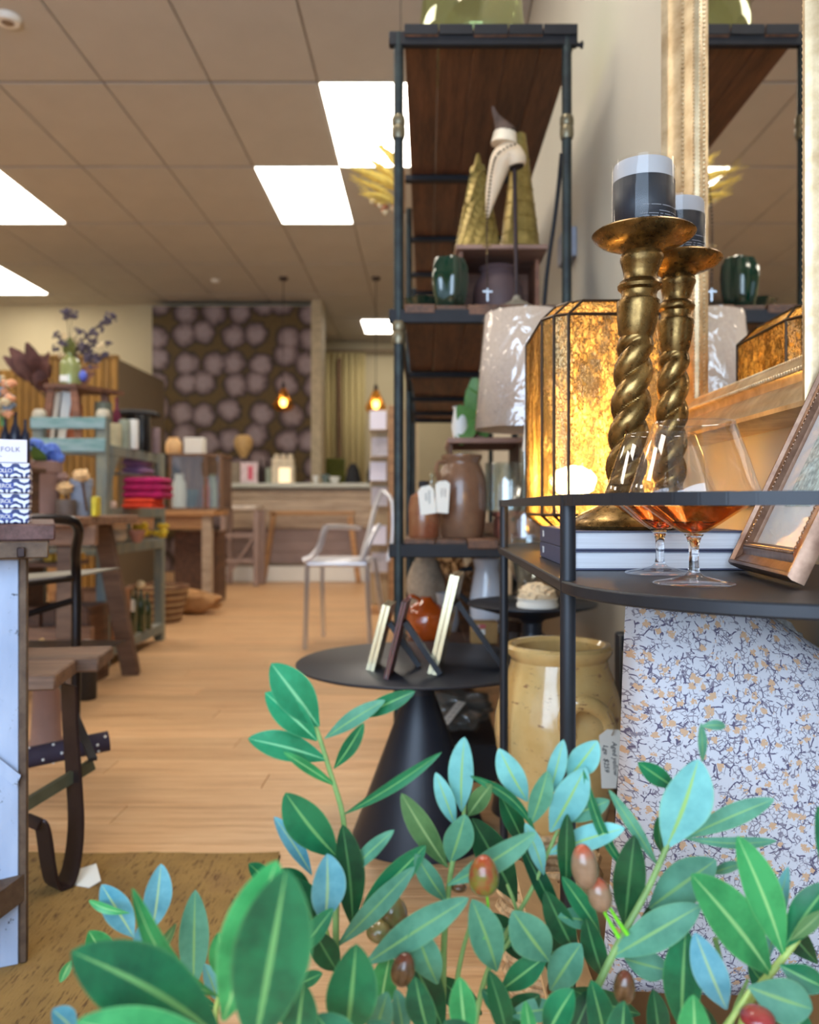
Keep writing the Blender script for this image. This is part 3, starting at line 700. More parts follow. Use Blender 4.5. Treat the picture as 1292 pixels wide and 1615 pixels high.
MB().tube(smooth_path([P(965, 1160, tz-.003), P(968, 1148, tz-.01), P(958, 1120, tz+.02), P(966, 1098, tz+.045)], 5), .0009, 6).build('twine', M('jute_twine', (160, 130, 96), .9), tg)
MB().lathe([(.0014, 0), (.0028, .0003), (.0028, .0008)], (0, 0, 0), 12).rot((0, 0, 0), 'X', R(90)).build('eyelet', m_ink, tg).location = P(965, 1160, tz-.0025)-Vector((.325, 1.42, .33))
lettering('handwriting', 'Aged yellow', P(970, 1196, tz-.0016), frame_of((.05, 0, -1), (1, 0, .05)), .0115, m_ink, tg, shx=.3)
lettering('handwriting', 'Lge  $259', P(956, 1196, tz-.0016), frame_of((.05, 0, -1), (1, 0, .05)), .0115, m_ink, tg, shx=.3)

# ================================================================== BLACK CONE TABLES
m_blackcone = M('matt_black_powder_coat', (34, 37, 46), .42, .15, .06, 40)
def cone_table(c, h, r, rb, rn, lab):
    t_ = thing('side_table', (c[0], c[1], 0), lab, 'table', 'black pedestal side tables')
    MB().lathe([(0, h-.008), (r-.004, h-.008), (r, h-.005), (r, h-.0015), (r-.002, h), (0, h)], (c[0], c[1], 0), 96).build('table_top', m_blackcone, t_)
    MB().lathe([(rn, h-.05), (rn*1.3, h-.042), (r*.93, h-.009), (0, h-.009)], (c[0], c[1], 0), 64).build('under_cone', m_blackcone, t_)
    MB().lathe([(rn, h-.075), (rn, h-.048)], (c[0], c[1], 0), 40).build('neck', m_blackcone, t_)
    MB().lathe([(rb-.002, 0), (rb, .002), (rb, .005), (rn, h-.073), (0, h-.073)], (c[0], c[1], 0), 64).build('cone_foot', m_blackcone, t_)
cone_table((-.014, 1.92), .40, .28, .155, .034, 'round matt black side table with a cone foot holding small photo frames')
cone_table((.262, 2.085), .515, .16, .10, .025, 'smaller taller black pedestal table behind the yellow urn')

# small photo frames standing on the side table, seen from the side
def easel_frame(p_bot, p_top, w, th, mat, lab, d, ry):
    a = P(*p_bot, d); a.z = .4005; b_ = P(*p_top, d); t_ = thing('photo_frame', a, lab, 'photo frame', 'small photo frames on the black side table')
    u = Vector((math.sin(R(ry)), math.cos(R(ry)), 0)); v = (b_-a); H = v.length; v.normalize(); n_ = u.cross(v).normalized()
    if n_.x > 0: n_ = -n_
    for k, (s0, s1) in enumerate(((0, 1),)):
        for (u0, u1, v0, v1) in ((0, w, 0, .008), (0, w, H-.008, H), (0, .008, .008, H-.008), (w-.008, w, .008, H-.008)):
            MB().plate([a+u*u0+v*v0+n_*.002, a+u*u1+v*v0+n_*.002, a+u*u1+v*v1+n_*.002, a+u*u0+v*v1+n_*.002], n_, th*.45).build('frame_bar', mat, t_, smooth=False)
    MB().plate([a+u*.001+v*.001, a+u*(w-.001)+v*.001, a+u*(w-.001)+v*(H-.001), a+u*.001+v*(H-.001)], n_, .002).build('glass_sheet', glass('photo_glass', (1, 1, 1), .8, .02, .15), t_, smooth=False)
    MB().plate([a, a+u*w, a+u*w+v*H, a+v*H], -n_, th*.45).build('back_board', mat, t_, smooth=False)
    m0 = a+u*(w*.5)+v*(H*.72)-n_*(th*.5); f0 = Vector((m0.x+H*.50, m0.y, .4008))
    f1 = m0
    MB().bar(f1-n_*.001, f0+Vector((-.006, 0, .004)), w*.38, .011, up=(0, 0, 1)).build('easel_strut', m_black, t_)
m_silver = M('champagne_metal', (214, 200, 164), .25, .8, .1, 20); m_burl = M('burl_red_brown', (92, 44, 40), .35, 0, .5, 60)
easel_frame((682, 1052), (718, 908), .13, .019, m_silver, 'tallest champagne metal photo frame, right one on the black side table', 1.76, 8)
easel_frame((609, 1070), (638, 950), .10, .009, m_burl, 'thin red brown photo frame, middle one on the black side table', 1.71, 5)
easel_frame((584, 1040), (610, 955), .09, .017, m_silver, 'short champagne metal photo frame, left one on the black side table', 1.80, 6)

# ================================================================== INDUSTRIAL RACK
m_pipe = M('verdigris_black_pipe', (52, 62, 62), .5, .5, .35, 22, .15, rgb2=(34, 38, 42)); m_rail = M('black_iron_rail', (30, 30, 35), .6, .4, .15, 25, .1)
RY0, RY1, RXL, RXR = 2.28, 4.95, -.074, .3806
HS = [2.044, 1.296, .664, .36]
rk = thing('shelving_rack', (.153, 3.6, 0), 'long black iron pipe shelving rack with dark reclaimed timber shelves by the right wall', 'shelving')
for x in (RXL, RXR):
    for y in (RY0, 3.62, RY1):
        MB().lathe([(.0135, 0), (.0135, 2.03)], (x, y, 0), 14).build('pipe_post', m_pipe, rk)
        if y == RY0:
            for zc_ in ((1.775, 1.22) if x == RXL else (1.775,)): MB().lathe([(.0165, -.03), (.019, -.02), (.019, 0), (.0165, .004), (.019, .008), (.019, .025), (.0165, .032)], (x, y, zc_), 14).build('pipe_coupling', M('dull_brass_collar', (120, 112, 92), .4, .8), rk)
for hi, h in enumerate(HS):
    for y in (RY0, RY1): 
        B('end_rail', (RXL-.026, y-.012, h-.05), (RXR+.028, y+.012, h-.012), m_rail, rk, .003)
    nb = 5; x0 = RXL+.015; wv = (RXR-.012-x0)/nb if hi else (RXR+.028-x0+.0)/nb
    for k in range(nb):
        jz = random.uniform(-.003, .003); xa, xb = x0+k*wv+random.uniform(.0003, .001), x0+(k+1)*wv-random.uniform(.0003, .001)
        B('shelf_board', (xa, RY0-.006+random.uniform(-.012, .004), h-.028+jz), (xb, RY1+.02, h+jz*.3), m_dwood, rk, .003)
    if hi == 0:
        for k in range(nb): B('charred_board_end', (x0+k*wv+.001, RY0-.021, h-.026), (x0+(k+1)*wv-.002, RY0-.0182, h+.0015), m_rail, rk, .0008)
    for y in (3.22, 3.95, 4.55): B('cross_bar', (RXL-.005, y-.02, h-.052), (RXR+.005, y+.02, h-.0315), m_rail, rk, .002)
    for x in (RXL, RXR): B('side_rail', (x-.006, RY0, h-.05), (x+.006, RY1, h-.0315), m_rail, rk, .001) if hi != 0 else None
    for x in (RXL+.03, RXR+.02): MB().lathe([(.006, 0), (.006, .004), (.003, .006)], (0, 0, 0), 8).rot((0, 0, 0), 'X', R(90)).build('bolt', m_pipe, rk).location = Vector((x, RY0-.012, h-.031))-ORG[rk.name]
MB().tube([(RXR+.024, RY0, 2.0), (RXR+.038, RY0, 2.0)], .006, 8).tube([(RXR+.038, RY0, 2.0), (RXR+.044, RY0, 2.0)], .010, 8).build('thumb_screw', m_rail, rk)
# bracing curve seen beside the right post
MB().tube(smooth_path([(.372, 2.31, 1.72), (.366, 2.36, 1.60), (.345, 2.40, 1.42), (.338, 2.42, 1.31)], 6), .006, 8).build('curved_brace', m_rail, rk)

# demijohn on top
m_ggreen = glass('pale_green_glass', (.84, .93, .66), .9, .03, .10, (.95, 1, .8))
dj = thing('demijohn', (.137, 2.52, 2.0445), 'big pale green glass demijohn jar standing on top of the rack', 'jar')
MB().lathe([(.0, .004), (.12, .004), (.148, .014), (.156, .04), (.157, .12), (.150, .2), (.125, .26), (.07, .31), (.04, .34), (.038, .40)], (.137, 2.52, 2.0445), 48, caps=False).build('body', m_ggreen, dj)
MB().lathe([(.038, .385), (.046, .39), (.046, .402), (.038, .405), (.034, .4), (.034, .385), (.038, .385)], (.137, 2.52, 2.0445), 32, caps=False).build('lip', m_ggreen, dj)
MB().lathe([(.0, .0), (.118, 0), (.123, .004), (.04, .014), (0, .03)], (.137, 2.52, 2.0445), 48, caps=False).build('punt', m_ggreen, dj)

# green fluted vase and bowl
m_gglaze = M('bottle_green_glaze', (10, 34, 26), .08, 0, .4, 12, 0, coat=1, rgb2=(16, 52, 36))
vz = 1.2975
tag(MB().lathe([(0, 0), (.032, 0), (.040, .012), (.046, .05), (.050, .09), (.047, .125), (.038, .148), (.028, .152), (.02, .146), (0, .13)], (.066, 2.365, vz), 48, f=lambda a, z: 1+.10*math.cos(5*a+.4)*min(1, (z+.02)*14)).build('fluted_vase', m_gglaze), 'glossy bottle green fluted ceramic vase on the upper rack shelf', 'vase')
tag(MB().lathe([(0, 0), (.022, 0), (.03, .008), (.05, .032), (.060, .05), (.057, .05), (.045, .034), (.025, .012), (0, .008)], (-.004, 2.44, vz), 48, f=lambda a, z: 1+.09*math.cos(7*a)*(z/.05)).build('scalloped_bowl', m_gglaze), 'low bottle green scalloped ceramic bowl left of the fluted vase', 'bowl')

# timber stand with gold cones
st = thing('timber_stand', (.20, 2.66, vz), 'reddish timber display stand on the upper shelf carrying two gold cones', 'stand')
sz = 1.53
B('top_board', (.088, 2.50, sz-.014), (.362, 2.80, sz), wood('dusty_rose_wood', (168, 132, 116), (128, 92, 80), 0, .7), st, .003)
B('side_panel', (.098, 2.52, vz), (.112, 2.78, sz-.014), m_rwood, st, .002); B('side_panel', (.336, 2.60, vz), (.350, 2.78, sz-.014), m_rwood, st, .002); B('back_panel', (.112, 2.766, vz), (.336, 2.78, sz-.014), m_rwood, st, .002)
for k in range(6): MB().lathe([(.003, 0), (.0025, .002)], (0, 0, 0), 8).rot((0, 0, 0), 'X', R(90)).build('nail', m_iron, st).location = Vector((.105+.046*k, 2.5, sz-.007))-ORG[st.name]
m_goldc = M('muted_gold_cone', (184, 160, 92), .42, .45, .25, 30, rgb2=(140, 118, 60))
def cone_tree(c, r, h, rt, lab, scales):
    t_ = thing('cone_ornament', c, lab, 'ornament', 'gold cone ornaments')
    MB().lathe([(0, 0), (r, 0), (r*1.01, .006), (r*.94, .02), (rt, h*.985), (rt*.6, h), (0, h)], c, 40, f=(None if scales else (lambda a, z: 1+.018*math.cos(14*a)))).build('cone_body', m_goldc, t_)
    if scales:
        n_ = 0
        for j in range(13):
            z = .02+(h-.06)*j/13; rr = r*.95+(rt-r*.95)*(z/h); k = max(5, int(2*math.pi*rr/.026)); me = None
            for i in range(k):
                a = 2*math.pi*(i+.5*(j % 2))/k; w_ = .0145
                if math.sin(a) > .35: continue
                q_ = Vector((math.cos(a), math.sin(a), 0)); tn = Vector((-math.sin(a), math.cos(a), 0)); cc = Vector(c)+q_*rr+Vector((0, 0, z))
                pts = [cc+tn*w_+Vector((0, 0, .020))-q_*.004, cc+tn*w_*.9+Vector((0, 0, .004))+q_*.003, cc+Vector((0, 0, -.009))+q_*.006, cc-tn*w_*.9+Vector((0, 0, .004))+q_*.003, cc-tn*w_+Vector((0, 0, .020))-q_*.004]
                MB().plate(pts, q_, .002).build('scale', m_goldc, t_)
    else:
        for j in range(7):
            z = .03+(h-.07)*j/7; rr = r*.95+(rt-r*.95)*(z/h)
            MB().lathe([(rr*.99, -.0025), (rr*1.03+.002, 0), (rr*.98, .0025)], (c[0], c[1], c[2]+z), 40, caps=False).build('ridge', m_goldc, t_)
cone_tree((.160, 2.60, sz+.0003), .072, .31, .006, 'smaller gold cone with overlapping scales on the timber stand', True)
cone_tree((.297, 2.66, sz+.0003), .068, .40, .018, 'taller ribbed gold cone right of the scaled cone', False)
MB().ball((0, 0, 0), .007, 1).build('cone_tip', m_white, None, origin=(0, 0, 0)) if False else None
tag(MB().lathe([(0, 0), (.048, 0), (.068, .03), (.078, .08), (.074, .13), (.055, .165), (.05, .175), (.06, .185), (.056, .19), (.045, .18), (0, .1)], (.222, 2.60, vz), 40).build('dark_pot', M('plum_brown_clay', (92, 72, 74), .6, 0, .15, 12)), 'plum brown clay pot beneath the gold cones', 'pot')
# price sticker
# carved bone horn on an iron stand with rosary
hz = 2.345
hs = thing('horn_stand', P(815, 478, hz), 'pale carved horn ornament on a tall iron rod stand at the rack front', 'ornament')
hb = P(815, 0, hz).x
MB().lathe([(0, 0), (.05, 0), (.048, .008), (.03, .020), (.014, .028), (.010, .04), (0, .04)], (hb, hz, vz), 32).build('domed_base', M('worn_grey_iron', (128, 122, 110), .5, .4), hs)
MB().tube([(hb, hz, vz+.03), (hb-.006, hz, 1.69)], .0062, 10).build('rod', m_iron, hs)
m_bone = M('bleached_bone', (214, 192, 164), .55, 0, .08, 14)
hp = [P(x, y, hz) for x, y in ((814, 263), (811, 251), (802, 244), (791, 254), (784, 274), (778, 297), (773, 320), (769, 343))]
hr = [(0, 15), (.1, 18.5), (.25, 20), (.4, 19), (.55, 15.5), (.7, 12), (.85, 7.5), (1, 1.5)]
hs_ = smooth_path(hp, 5); nh = len(hs_)
def hrad(f):
    for (f0, r0), (f1, r1) in zip(hr, hr[1:]):
        if f <= f1: return r0+(r1-r0)*(f-f0)/(f1-f0)
    return 1.5
MB().tube(hs_, [hrad(i/(nh-1))*hz/F for i in range(nh)], 22).build('horn', m_bone, hs)
MB().tube([P(795, 228, hz), P(797, 210, hz)], [21*hz/F, 18*hz/F], 20).build('collar', M('pale_linen_band', (220, 206, 184), .8), hs)
MB().tube(smooth_path([P(797, 212, hz), P(790, 196, hz), P(782, 182, hz), P(777, 168, hz)], 4), [x_*hz/F for x_ in (18.5, 17.5, 15.5, 13, 10.5, 8.5, 7, 6, 5, 4.2, 3.5, 2.6, 2)], 14).build('root_tip', M('dark_bark', (84, 66, 58), .8, 0, .3, 40, .4), hs)
MB().tube([P(814.3, 264.6, hz), P(814, 263.2, hz)], [12.5*hz/F, 12.5*hz/F], 18).build('hollow_shade_disc', M('horn_hole_shade', (48, 34, 26), .9), hs)  # flat dark disc paints the shade inside the horn's open end
rs = thing('rosary', P(775, 240, hz-.05), 'dark bead rosary with small crosses draped over the carved horn', 'rosary')
path = smooth_path([P(x, y, hz-.052) for x, y in ((818, 226), (800, 232), (783, 246), (776, 270), (772, 300), (769, 330), (768, 360), (768, 385), (768, 410), (769, 440), (769, 455))], 10)
bd = MB(); acc_ = 0; last = path[0]
for p_ in path[1:]:
    acc_ += (p_-last).length; last = p_
    if acc_ > .0078: bd.ball(p_, .0040, 1); acc_ = 0
bd.tube(path, .0006, 5); tag(bd.build('bead_strand', M('dark_beads', (60, 44, 36), .3, 0, .3, 90), rs), kind='stuff')
for nm, (cx_, cy_), s_, mt in (('gold_cross', (768, 391), 11, m_gilt), ('silver_cross', (769, 463), 12, M('pewter', (190, 196, 204), .3, .8))):
    c_ = P(cx_, cy_, hz-.052); k_ = s_*hz/F
    MB().box(c_+Vector((-.0022, -.001, -k_)), c_+Vector((.0022, .001, k_*.9)), .0004).box(c_+Vector((-k_*.62, -.001, k_*.15)), c_+Vector((k_*.62, .001, k_*.15+.0045)), .0004).build(nm, mt, rs)

# shelf three
s3 = .6645
jg = thing('brown_jug', (-.006, 2.355, s3), 'small red brown salt glazed jug with a dark stopper on the middle rack shelf', 'jug')
m_rbg = M('red_brown_glaze', (126, 66, 44), .25, 0, .3, 14, coat=.5, rgb2=(150, 104, 72)); m_stone = M('mottled_brown_stoneware', (138, 102, 76), .3, 0, .3, 10, coat=.4, rgb2=(104, 72, 56))
MB().lathe([(0, 0), (.040, 0), (.043, .01), (.043, .09), (.038, .115), (.022, .128), (.013, .133), (.013, .140), (0, .14)], (-.006, 2.355, s3), 36).build('body', m_rbg, jg)
MB().lathe([(.013, .139), (.015, .146), (.014, .158), (0, .16)], (-.006, 2.355, s3), 20).build('stopper', m_ink, jg)
sj = thing('stoneware_jar', (.103, 2.43, s3), 'large brown stoneware jar with side lug and cream tag, right of the small jug', 'jar')
MB().lathe([(0, 0), (.058, 0), (.063, .01), (.070, .06), (.073, .12), (.070, .165), (.060, .195), (.052, .21), (.052, .217), (.058, .225), (.058, .235), (.05, .236), (.046, .22), (0, .15)], (.103, 2.43, s3), 44).build('body', m_stone, sj)
MB().tube(smooth_path([(.055, 2.395, s3+.215), (.035, 2.38, s3+.21), (.030, 2.375, s3+.19), (.038, 2.385, s3+.165)], 5), .007, 8).build('lug_handle', m_stone, sj)
def swing_tag(cs, d, lab, txt, grp):
    ps = [P(x, y, d) for x, y in cs]; t_ = thing('swing_tag', ps[0], lab, 'tag', grp)
    MB().plate(ps, (0, -1, 0), .001).build('card', m_paper, t_, smooth=False)
    cx_ = sum((p.x for p in ps))/len(ps); cz_ = sum((p.z for p in ps))/len(ps)
    for i_, tx in enumerate(txt): lettering('handwriting', tx, (cx_+.004-.009*i_+.004*len(txt)/2, d-.0014, cz_), frame_of((.03, 0, -1), (1, 0, .03)), .0085, m_ink, t_, shx=.25)
    tp = (ps[1]+ps[2])/2
    MB().tube([tp+Vector((0, -.001, -.006)), tp+Vector((.004, .01, .014))], .0008, 5).build('string', m_iron, t_)
swing_tag([(659, 776), (664, 768), (678, 765), (684, 771), (688, 809), (664, 813)], 2.30, 'cream handwritten swing tag lying against the small red brown jug', ['Stoneware', 'bottle'], 'cream tags on the rack')
swing_tag([(687, 764), (692, 759), (704, 758), (710, 763), (707, 810), (686, 808)], 2.31, 'cream handwritten swing tag hanging on the large stoneware jar', ['Old jar', 'France'], 'cream tags on the rack')
# timber stool behind with plant
t_ = thing('wooden_riser', (.17, 2.8, s3), 'low wooden riser behind the stoneware jar', 'stand')
B('top_board', (.065, 2.56, .945), (.30, 2.9, .962), wood('dusty_rose_wood', (168, 132, 116), (128, 92, 80), 0, .7), t_, .003)
for xx in (.07, .283): B('side_panel', (xx, 2.58, s3), (xx+.012, 2.88, .945), m_dwood, t_, .002)
MB().plate([(.0, 2.72, .80), (.066, 2.60, .945), (.066, 2.8, .945), (.0, 2.86, .80)], (-1, 0, 1), .008).build('sloping_flap', m_dwood, t_) if False else None
pp = thing('potted_plant', (.165, 2.70, .9625), 'small leafy green plant in a pale mauve pot on the rack riser', 'plant')
MB().lathe([(0, 0), (.035, 0), (.048, .07), (.050, .08), (.044, .08), (0, .06)], (.165, 2.70, .9625), 28).build('pot', m_terra, pp)
m_leafp = M('soft_green_leaf', (96, 140, 72), .5, 0, .2, 20)
def simple_leaf(base, tip, w, nrm, droop=.2, n_=6, fold=.25):
    base, tip = Vector(base), Vector(tip); d = tip-base; Ln = d.length; sd = d.cross(Vector(nrm)).normalized(); up = sd.cross(d).normalized(); mb = MB(); rows = []
    for i in range(n_+1):
        f = i/n_; wd = w*.5*(math.sin(math.pi*min(1, f*.93+.03))**.75); mid = base+d*f+up*(droop*Ln*math.sin(math.pi*f)*.5)
        rows.append([mb.bm.verts.new(mid-sd*wd+up*wd*fold), mb.bm.verts.new(mid), mb.bm.verts.new(mid+sd*wd+up*wd*fold)])
    for i in range(n_):
        for k in range(2): mb.bm.faces.new((rows[i][k], rows[i][k+1], rows[i+1][k+1], rows[i+1][k]))
    return mb
for (b0, t0, w0) in (((765, 690), (748, 596), 46), ((750, 680), (722, 640), 34), ((742, 672), (726, 702), 34), ((760, 660), (738, 612), 34), ((745, 650), (733, 700), 36), ((775, 640), (780, 600), 30)):
    simple_leaf(P(*b0, 2.67), P(*t0, 2.60), w0*2.65/F, (-.2, -1, .2)).build('leaf', m_leafp, pp)
tag(MB().lathe([(0, 0), (.02, 0), (.026, .04), (.018, .09), (.024, .1), (.02, .1), (0, .05)], (.105, 2.63, .9625), 24).build('white_vase', m_white), 'small white flared vase beside the mauve plant pot', 'vase')
# carved trunk and glass vase
tk = thing('carved_box', (.285, 2.40, s3), 'small carved red brown timber trunk on the middle shelf', 'box')
m_carve = M('carved_red_brown', (122, 66, 52), .7, 0, .5, 90, .8)
B('body', (.20, 2.33, s3), (.365, 2.50, s3+.054), m_carve, tk, .003); B('lid', (.197, 2.327, s3+.055), (.368, 2.503, s3+.073), m_carve, tk, .005)
MB().ball((.24, 2.325, s3+.052), .007, 2).build('clasp', m_navy, tk)
m_vglass = glass('clear_vase_glass', (.9, .96, .97), .9, .02, .14)
MB_ = thing('glass_vase', (.235, 2.42, s3+.0735), 'clear glass cylinder vase standing on the carved trunk', 'vase')
MB().lathe([(0, 0), (.062, 0), (.066, .004), (.066, .135), (.064, .139), (.062, .135), (.062, .006), (0, .005)], (.235, 2.42, s3+.0735), 40, caps=False).build('body', m_vglass, MB_)
# lamp with plastic wrapped linen shade
def linen():
    m, nt, b = nodes_of('linen_shade'); v = coords(nt, (60, 60, 220)); n = noise_tex(nt, v, 3, 3); v2 = coords(nt, (220, 220, 40)); n2 = noise_tex(nt, v2, 3, 3)
    L(nt, ramp(nt, mix(nt, .5, n.outputs[0], n2.outputs[0]), [(.35, lin((168, 152, 140))), (.62, lin((204, 190, 178)))]), b.inputs['Base Color']); b.inputs['Roughness'].default_value = .9; return m
lp = thing('table_lamp', (.252, 2.12, .5155), 'table lamp with a plastic wrapped pale linen drum shade behind the amber lantern', 'lamp')
lc = (.252, 2.12, 0)
shd = MB().lathe([(.128, .945), (.102, 1.232)], lc, 64, caps=False).build('shade', linen(), lp, solid=.0015)
wr = MB().lathe([(.1315-.0265*i/24, .943+.291*i/24) for i in range(25)], lc, 96, caps=False)
for v_ in wr.bm.verts:
    a_ = math.atan2(v_.co.y-lc[1], v_.co.x-lc[0]); k_ = .0035*abs(noise.noise((a_*5, v_.co.z*9, 1)))+.002*abs(noise.noise((a_*16+v_.co.z*14, v_.co.z*3, 4)))
    v_.co.x += math.cos(a_)*k_; v_.co.y += math.sin(a_)*k_
def film(name, rough=.06):
    m = bpy.data.materials.new(name); m.use_nodes = True; nt = m.node_tree; nt.nodes.remove(nt.nodes['Principled BSDF']); out = nt.nodes['Material Output']
    v = coords(nt, (1, 1, .6)); n = noise_tex(nt, v, 13, 3, .5); n.inputs['Distortion'].default_value = 1.2
    tr = N(nt, 'ShaderNodeBsdfTransparent'); g = N(nt, 'ShaderNodeBsdfGlossy'); g.inputs['Roughness'].default_value = rough
    bp = N(nt, 'ShaderNodeBump'); bp.inputs['Strength'].default_value = 1; bp.inputs['Distance'].default_value = .008; L(nt, n.outputs[0], bp.inputs['Height']); L(nt, bp.outputs[0], g.inputs['Normal'])
    mx = N(nt, 'ShaderNodeMixShader'); mx.inputs[0].default_value = .13; L(nt, tr.outputs[0], mx.inputs[1]); L(nt, g.outputs[0], mx.inputs[2]); L(nt, mx.outputs[0], out.inputs[0]); return m
m_film = film('crinkled_clear_film')
wr.build('plastic_wrap', m_film, shd)
MB().lathe([(.055, .5155), (.057, .525), (.03, .535), (.022, .56), (.045, .60), (.055, .66), (.052, .73), (.03, .79), (.018, .82), (.018, .90)], lc, 36, caps=False).build('glass_base', m_vglass, lp)
MB().tube([(.252, 2.12, .82), (.252, 2.12, 1.05)], .006, 8).build('stem', m_silver, lp)
for k in range(3): MB().tube([(.252, 2.12, 1.05), (.252+.1155*math.cos(R(120*k)), 2.12+.1155*math.sin(R(120*k)), 1.08)], .0016, 6).build('spider_arm', m_silver, lp)
MB().plate([P(828, 668, 1.99), P(837, 668, 1.99), P(834, 712, 1.99), P(824, 712, 1.99)], (0, -1, 0), .001).build('paper_tag', m_paper, lp, smooth=False)
# plaster mound on the small table
mp_ = thing('plaster_ornament', (.262, 1.985, .5155), 'small cream plaster mound of carved shells on the tall black pedestal table', 'ornament')
MB().lathe([(0, 0), (.048, 0), (.049, .006), (.046, .012), (.046, .016), (.048, .021), (0, .022)], (.262, 1.985, .5155), 36).build('ring_base', m_paper, mp_)
md_ = MB(); bmesh.ops.create_icosphere(md_.bm, subdivisions=4, radius=1)
for v_ in md_.bm.verts:
    d_ = v_.co.copy(); k_ = 1+.22*noise.noise(d_*5)+.10*noise.noise(d_*11); hgt = max(0, d_.z); v_.co = Vector((.262+d_.x*.043*k_, 1.985+d_.y*.043*k_, .5375+(hgt**.9)*.034*k_))
md_.build('carved_mound', M('cream_plaster', (216, 196, 164), .8, 0, .06, 30, .2), mp_)

# things on the bottom shelf and the floor under the rack
b4 = .3605
oj = thing('amber_jug', (.0, 2.50, b4), 'round amber glass jug on the lowest rack shelf, leftmost', 'jug')
m_ag = M('amber_glass_body', (170, 74, 22), .08, 0, .2, 10, coat=1)
MB().lathe([(0, 0), (.045, 0), (.058, .02), (.060, .06), (.048, .095), (.025, .11), (.015, .125), (0, .125)], (.0, 2.5, b4), 36).build('body', m_ag, oj)
MB().tube(smooth_path([(-.015, 2.47, b4+.118), (-.045, 2.46, b4+.13), (-.052, 2.46, b4+.10), (-.048, 2.46, b4+.08)], 5), .006, 8).build('handle', m_ag, oj)
tag(MB().ball((.0, 2.86, b4+.118), .085, 3, (.75, .6, 1.35), jit=.2).build('burlap_sack', M('faded_burlap', (156, 138, 118), .95, 0, .2, 60, .4)), 'faded grey burlap sack standing behind the amber jug', 'sack')
wj = thing('white_jug', (.19, 2.62, b4), 'white glazed pitcher with a dark handle on the lowest rack shelf', 'jug')
m_wg = M('cool_white_glaze', (206, 208, 216), .2, 0, .06, 8, coat=.4)
MB().lathe([(0, 0), (.045, 0), (.05, .02), (.056, .10), (.045, .16), (.038, .2), (.045, .23), (.041, .23), (0, .15)], (.19, 2.62, b4), 36).build('body', m_wg, wj)
MB().tube(smooth_path([(.145, 2.6, b4+.20), (.105, 2.6, b4+.19), (.10, 2.6, b4+.13), (.14, 2.6, b4+.09)], 5), .008, 8).build('handle', m_ink, wj)
tag(MB().lathe([(0, 0), (.03, 0), (.036, .03), (.032, .09), (.038, .12), (.034, .12), (0, .06)], (.068, 2.66, b4), 30).build('pewter_beaker', M('grey_glazed_clay', (150, 152, 158), .4)), 'pale grey beaker between the amber jug and the white pitcher', 'cup')
bz = thing('product_box', (.15, 2.42, b4), 'small kraft box with pink and white labels on the lowest rack shelf', 'box')
B('carton', (.128, 2.40, b4), (.205, 2.46, b4+.062), M('yellow_kraft', (170, 134, 84), .8), bz, .002)
B('label', (.134, 2.3985, b4+.038), (.152, 2.3998, b4+.054), M('pale_pink_label', (222, 190, 196), .6), bz, .0002); B('label', (.153, 2.3985, b4+.045), (.170, 2.3998, b4+.056), M('red_label', (196, 92, 96), .6), bz, .0002); B('label', (.150, 2.3985, b4+.026), (.168, 2.3998, b4+.042), m_white, bz, .0002)
tag(MB().lathe([(0, 0), (.04, 0), (.045, .01), (.038, .03), (.05, .06), (0, .062)], (.26, 2.46, b4), 28, f=lambda a, z: 1+.05*math.cos(20*a)).build('beaded_bowl', M('dark_beads', (60, 44, 36), .3)), 'dark beaded bowl beside the small kraft box', 'bowl')
dg = MB()
for k in range(70):
    a = Vector((.12+random.uniform(-.06, .10), 3.25+random.uniform(-.1, .1), b4+.02)); b_ = a+Vector((random.uniform(-.14, .14), random.uniform(-.1, .1), random.uniform(.10, .19)))
    dg.tube([a, (a+b_)/2+Vector((random.uniform(-.02, .02), 0, 0)), b_], .002, 4); dg.ball(b_, .010, 1)
dg.lathe([(0, 0), (.07, 0), (.08, .06), (0, .06)], (.13, 3.25, b4), 20)
tag(dg.build('dried_bouquet', M('dried_brown_flowers', (150, 112, 78), .9, 0, .4, 20)), 'basket of dried brown flowers at the back of the lowest rack shelf', 'dried flowers')
# black crate with cellophane bundle on the floor
tag(MB().box((-.03, 2.30, 0), (.20, 2.62, .10), .004).build('black_crate', m_lab), 'low black crate on the floor beneath the rack', 'crate')
cb = thing('wrapped_bundle', (.08, 2.4, .1), 'crumpled clear plastic wrapped bundle with a printed label under the rack', 'bundle')
MB().ball((.085, 2.42, .172), .068, 4, (1.5, .8, .82), jit=.5).build('contents', M('grey_plastic_bundle', (120, 118, 112), .4, 0, .3, 30), cb)
MB().ball((.085, 2.42, .174), .074, 4, (1.5, .8, .82), jit=.6).build('plastic_film', film('loose_film', .12), cb)
lq = [P(695, 1139, 2.31), P(707, 1143, 2.31), P(735, 1108, 2.31), P(722, 1105, 2.31)]
MB().plate(lq, (0, -1, .2), .001).build('paper_label', m_paper, cb, smooth=False)
for i_ in range(5):
    c_ = lq[0].lerp(lq[3], .12+.19*i_).lerp(lq[1].lerp(lq[2], .12+.19*i_), .5)
    lettering('print', '----', c_+Vector((0, -.002, .001)), frame_of((.9, 0, .25), (-.25, 0, .9)), .012, m_ink, cb)
bt = [(-.03, 4.55, .20), (.03, 4.6, .26), (.09, 4.5, .17), (.0, 4.1, .18), (.06, 4.2, .24)]
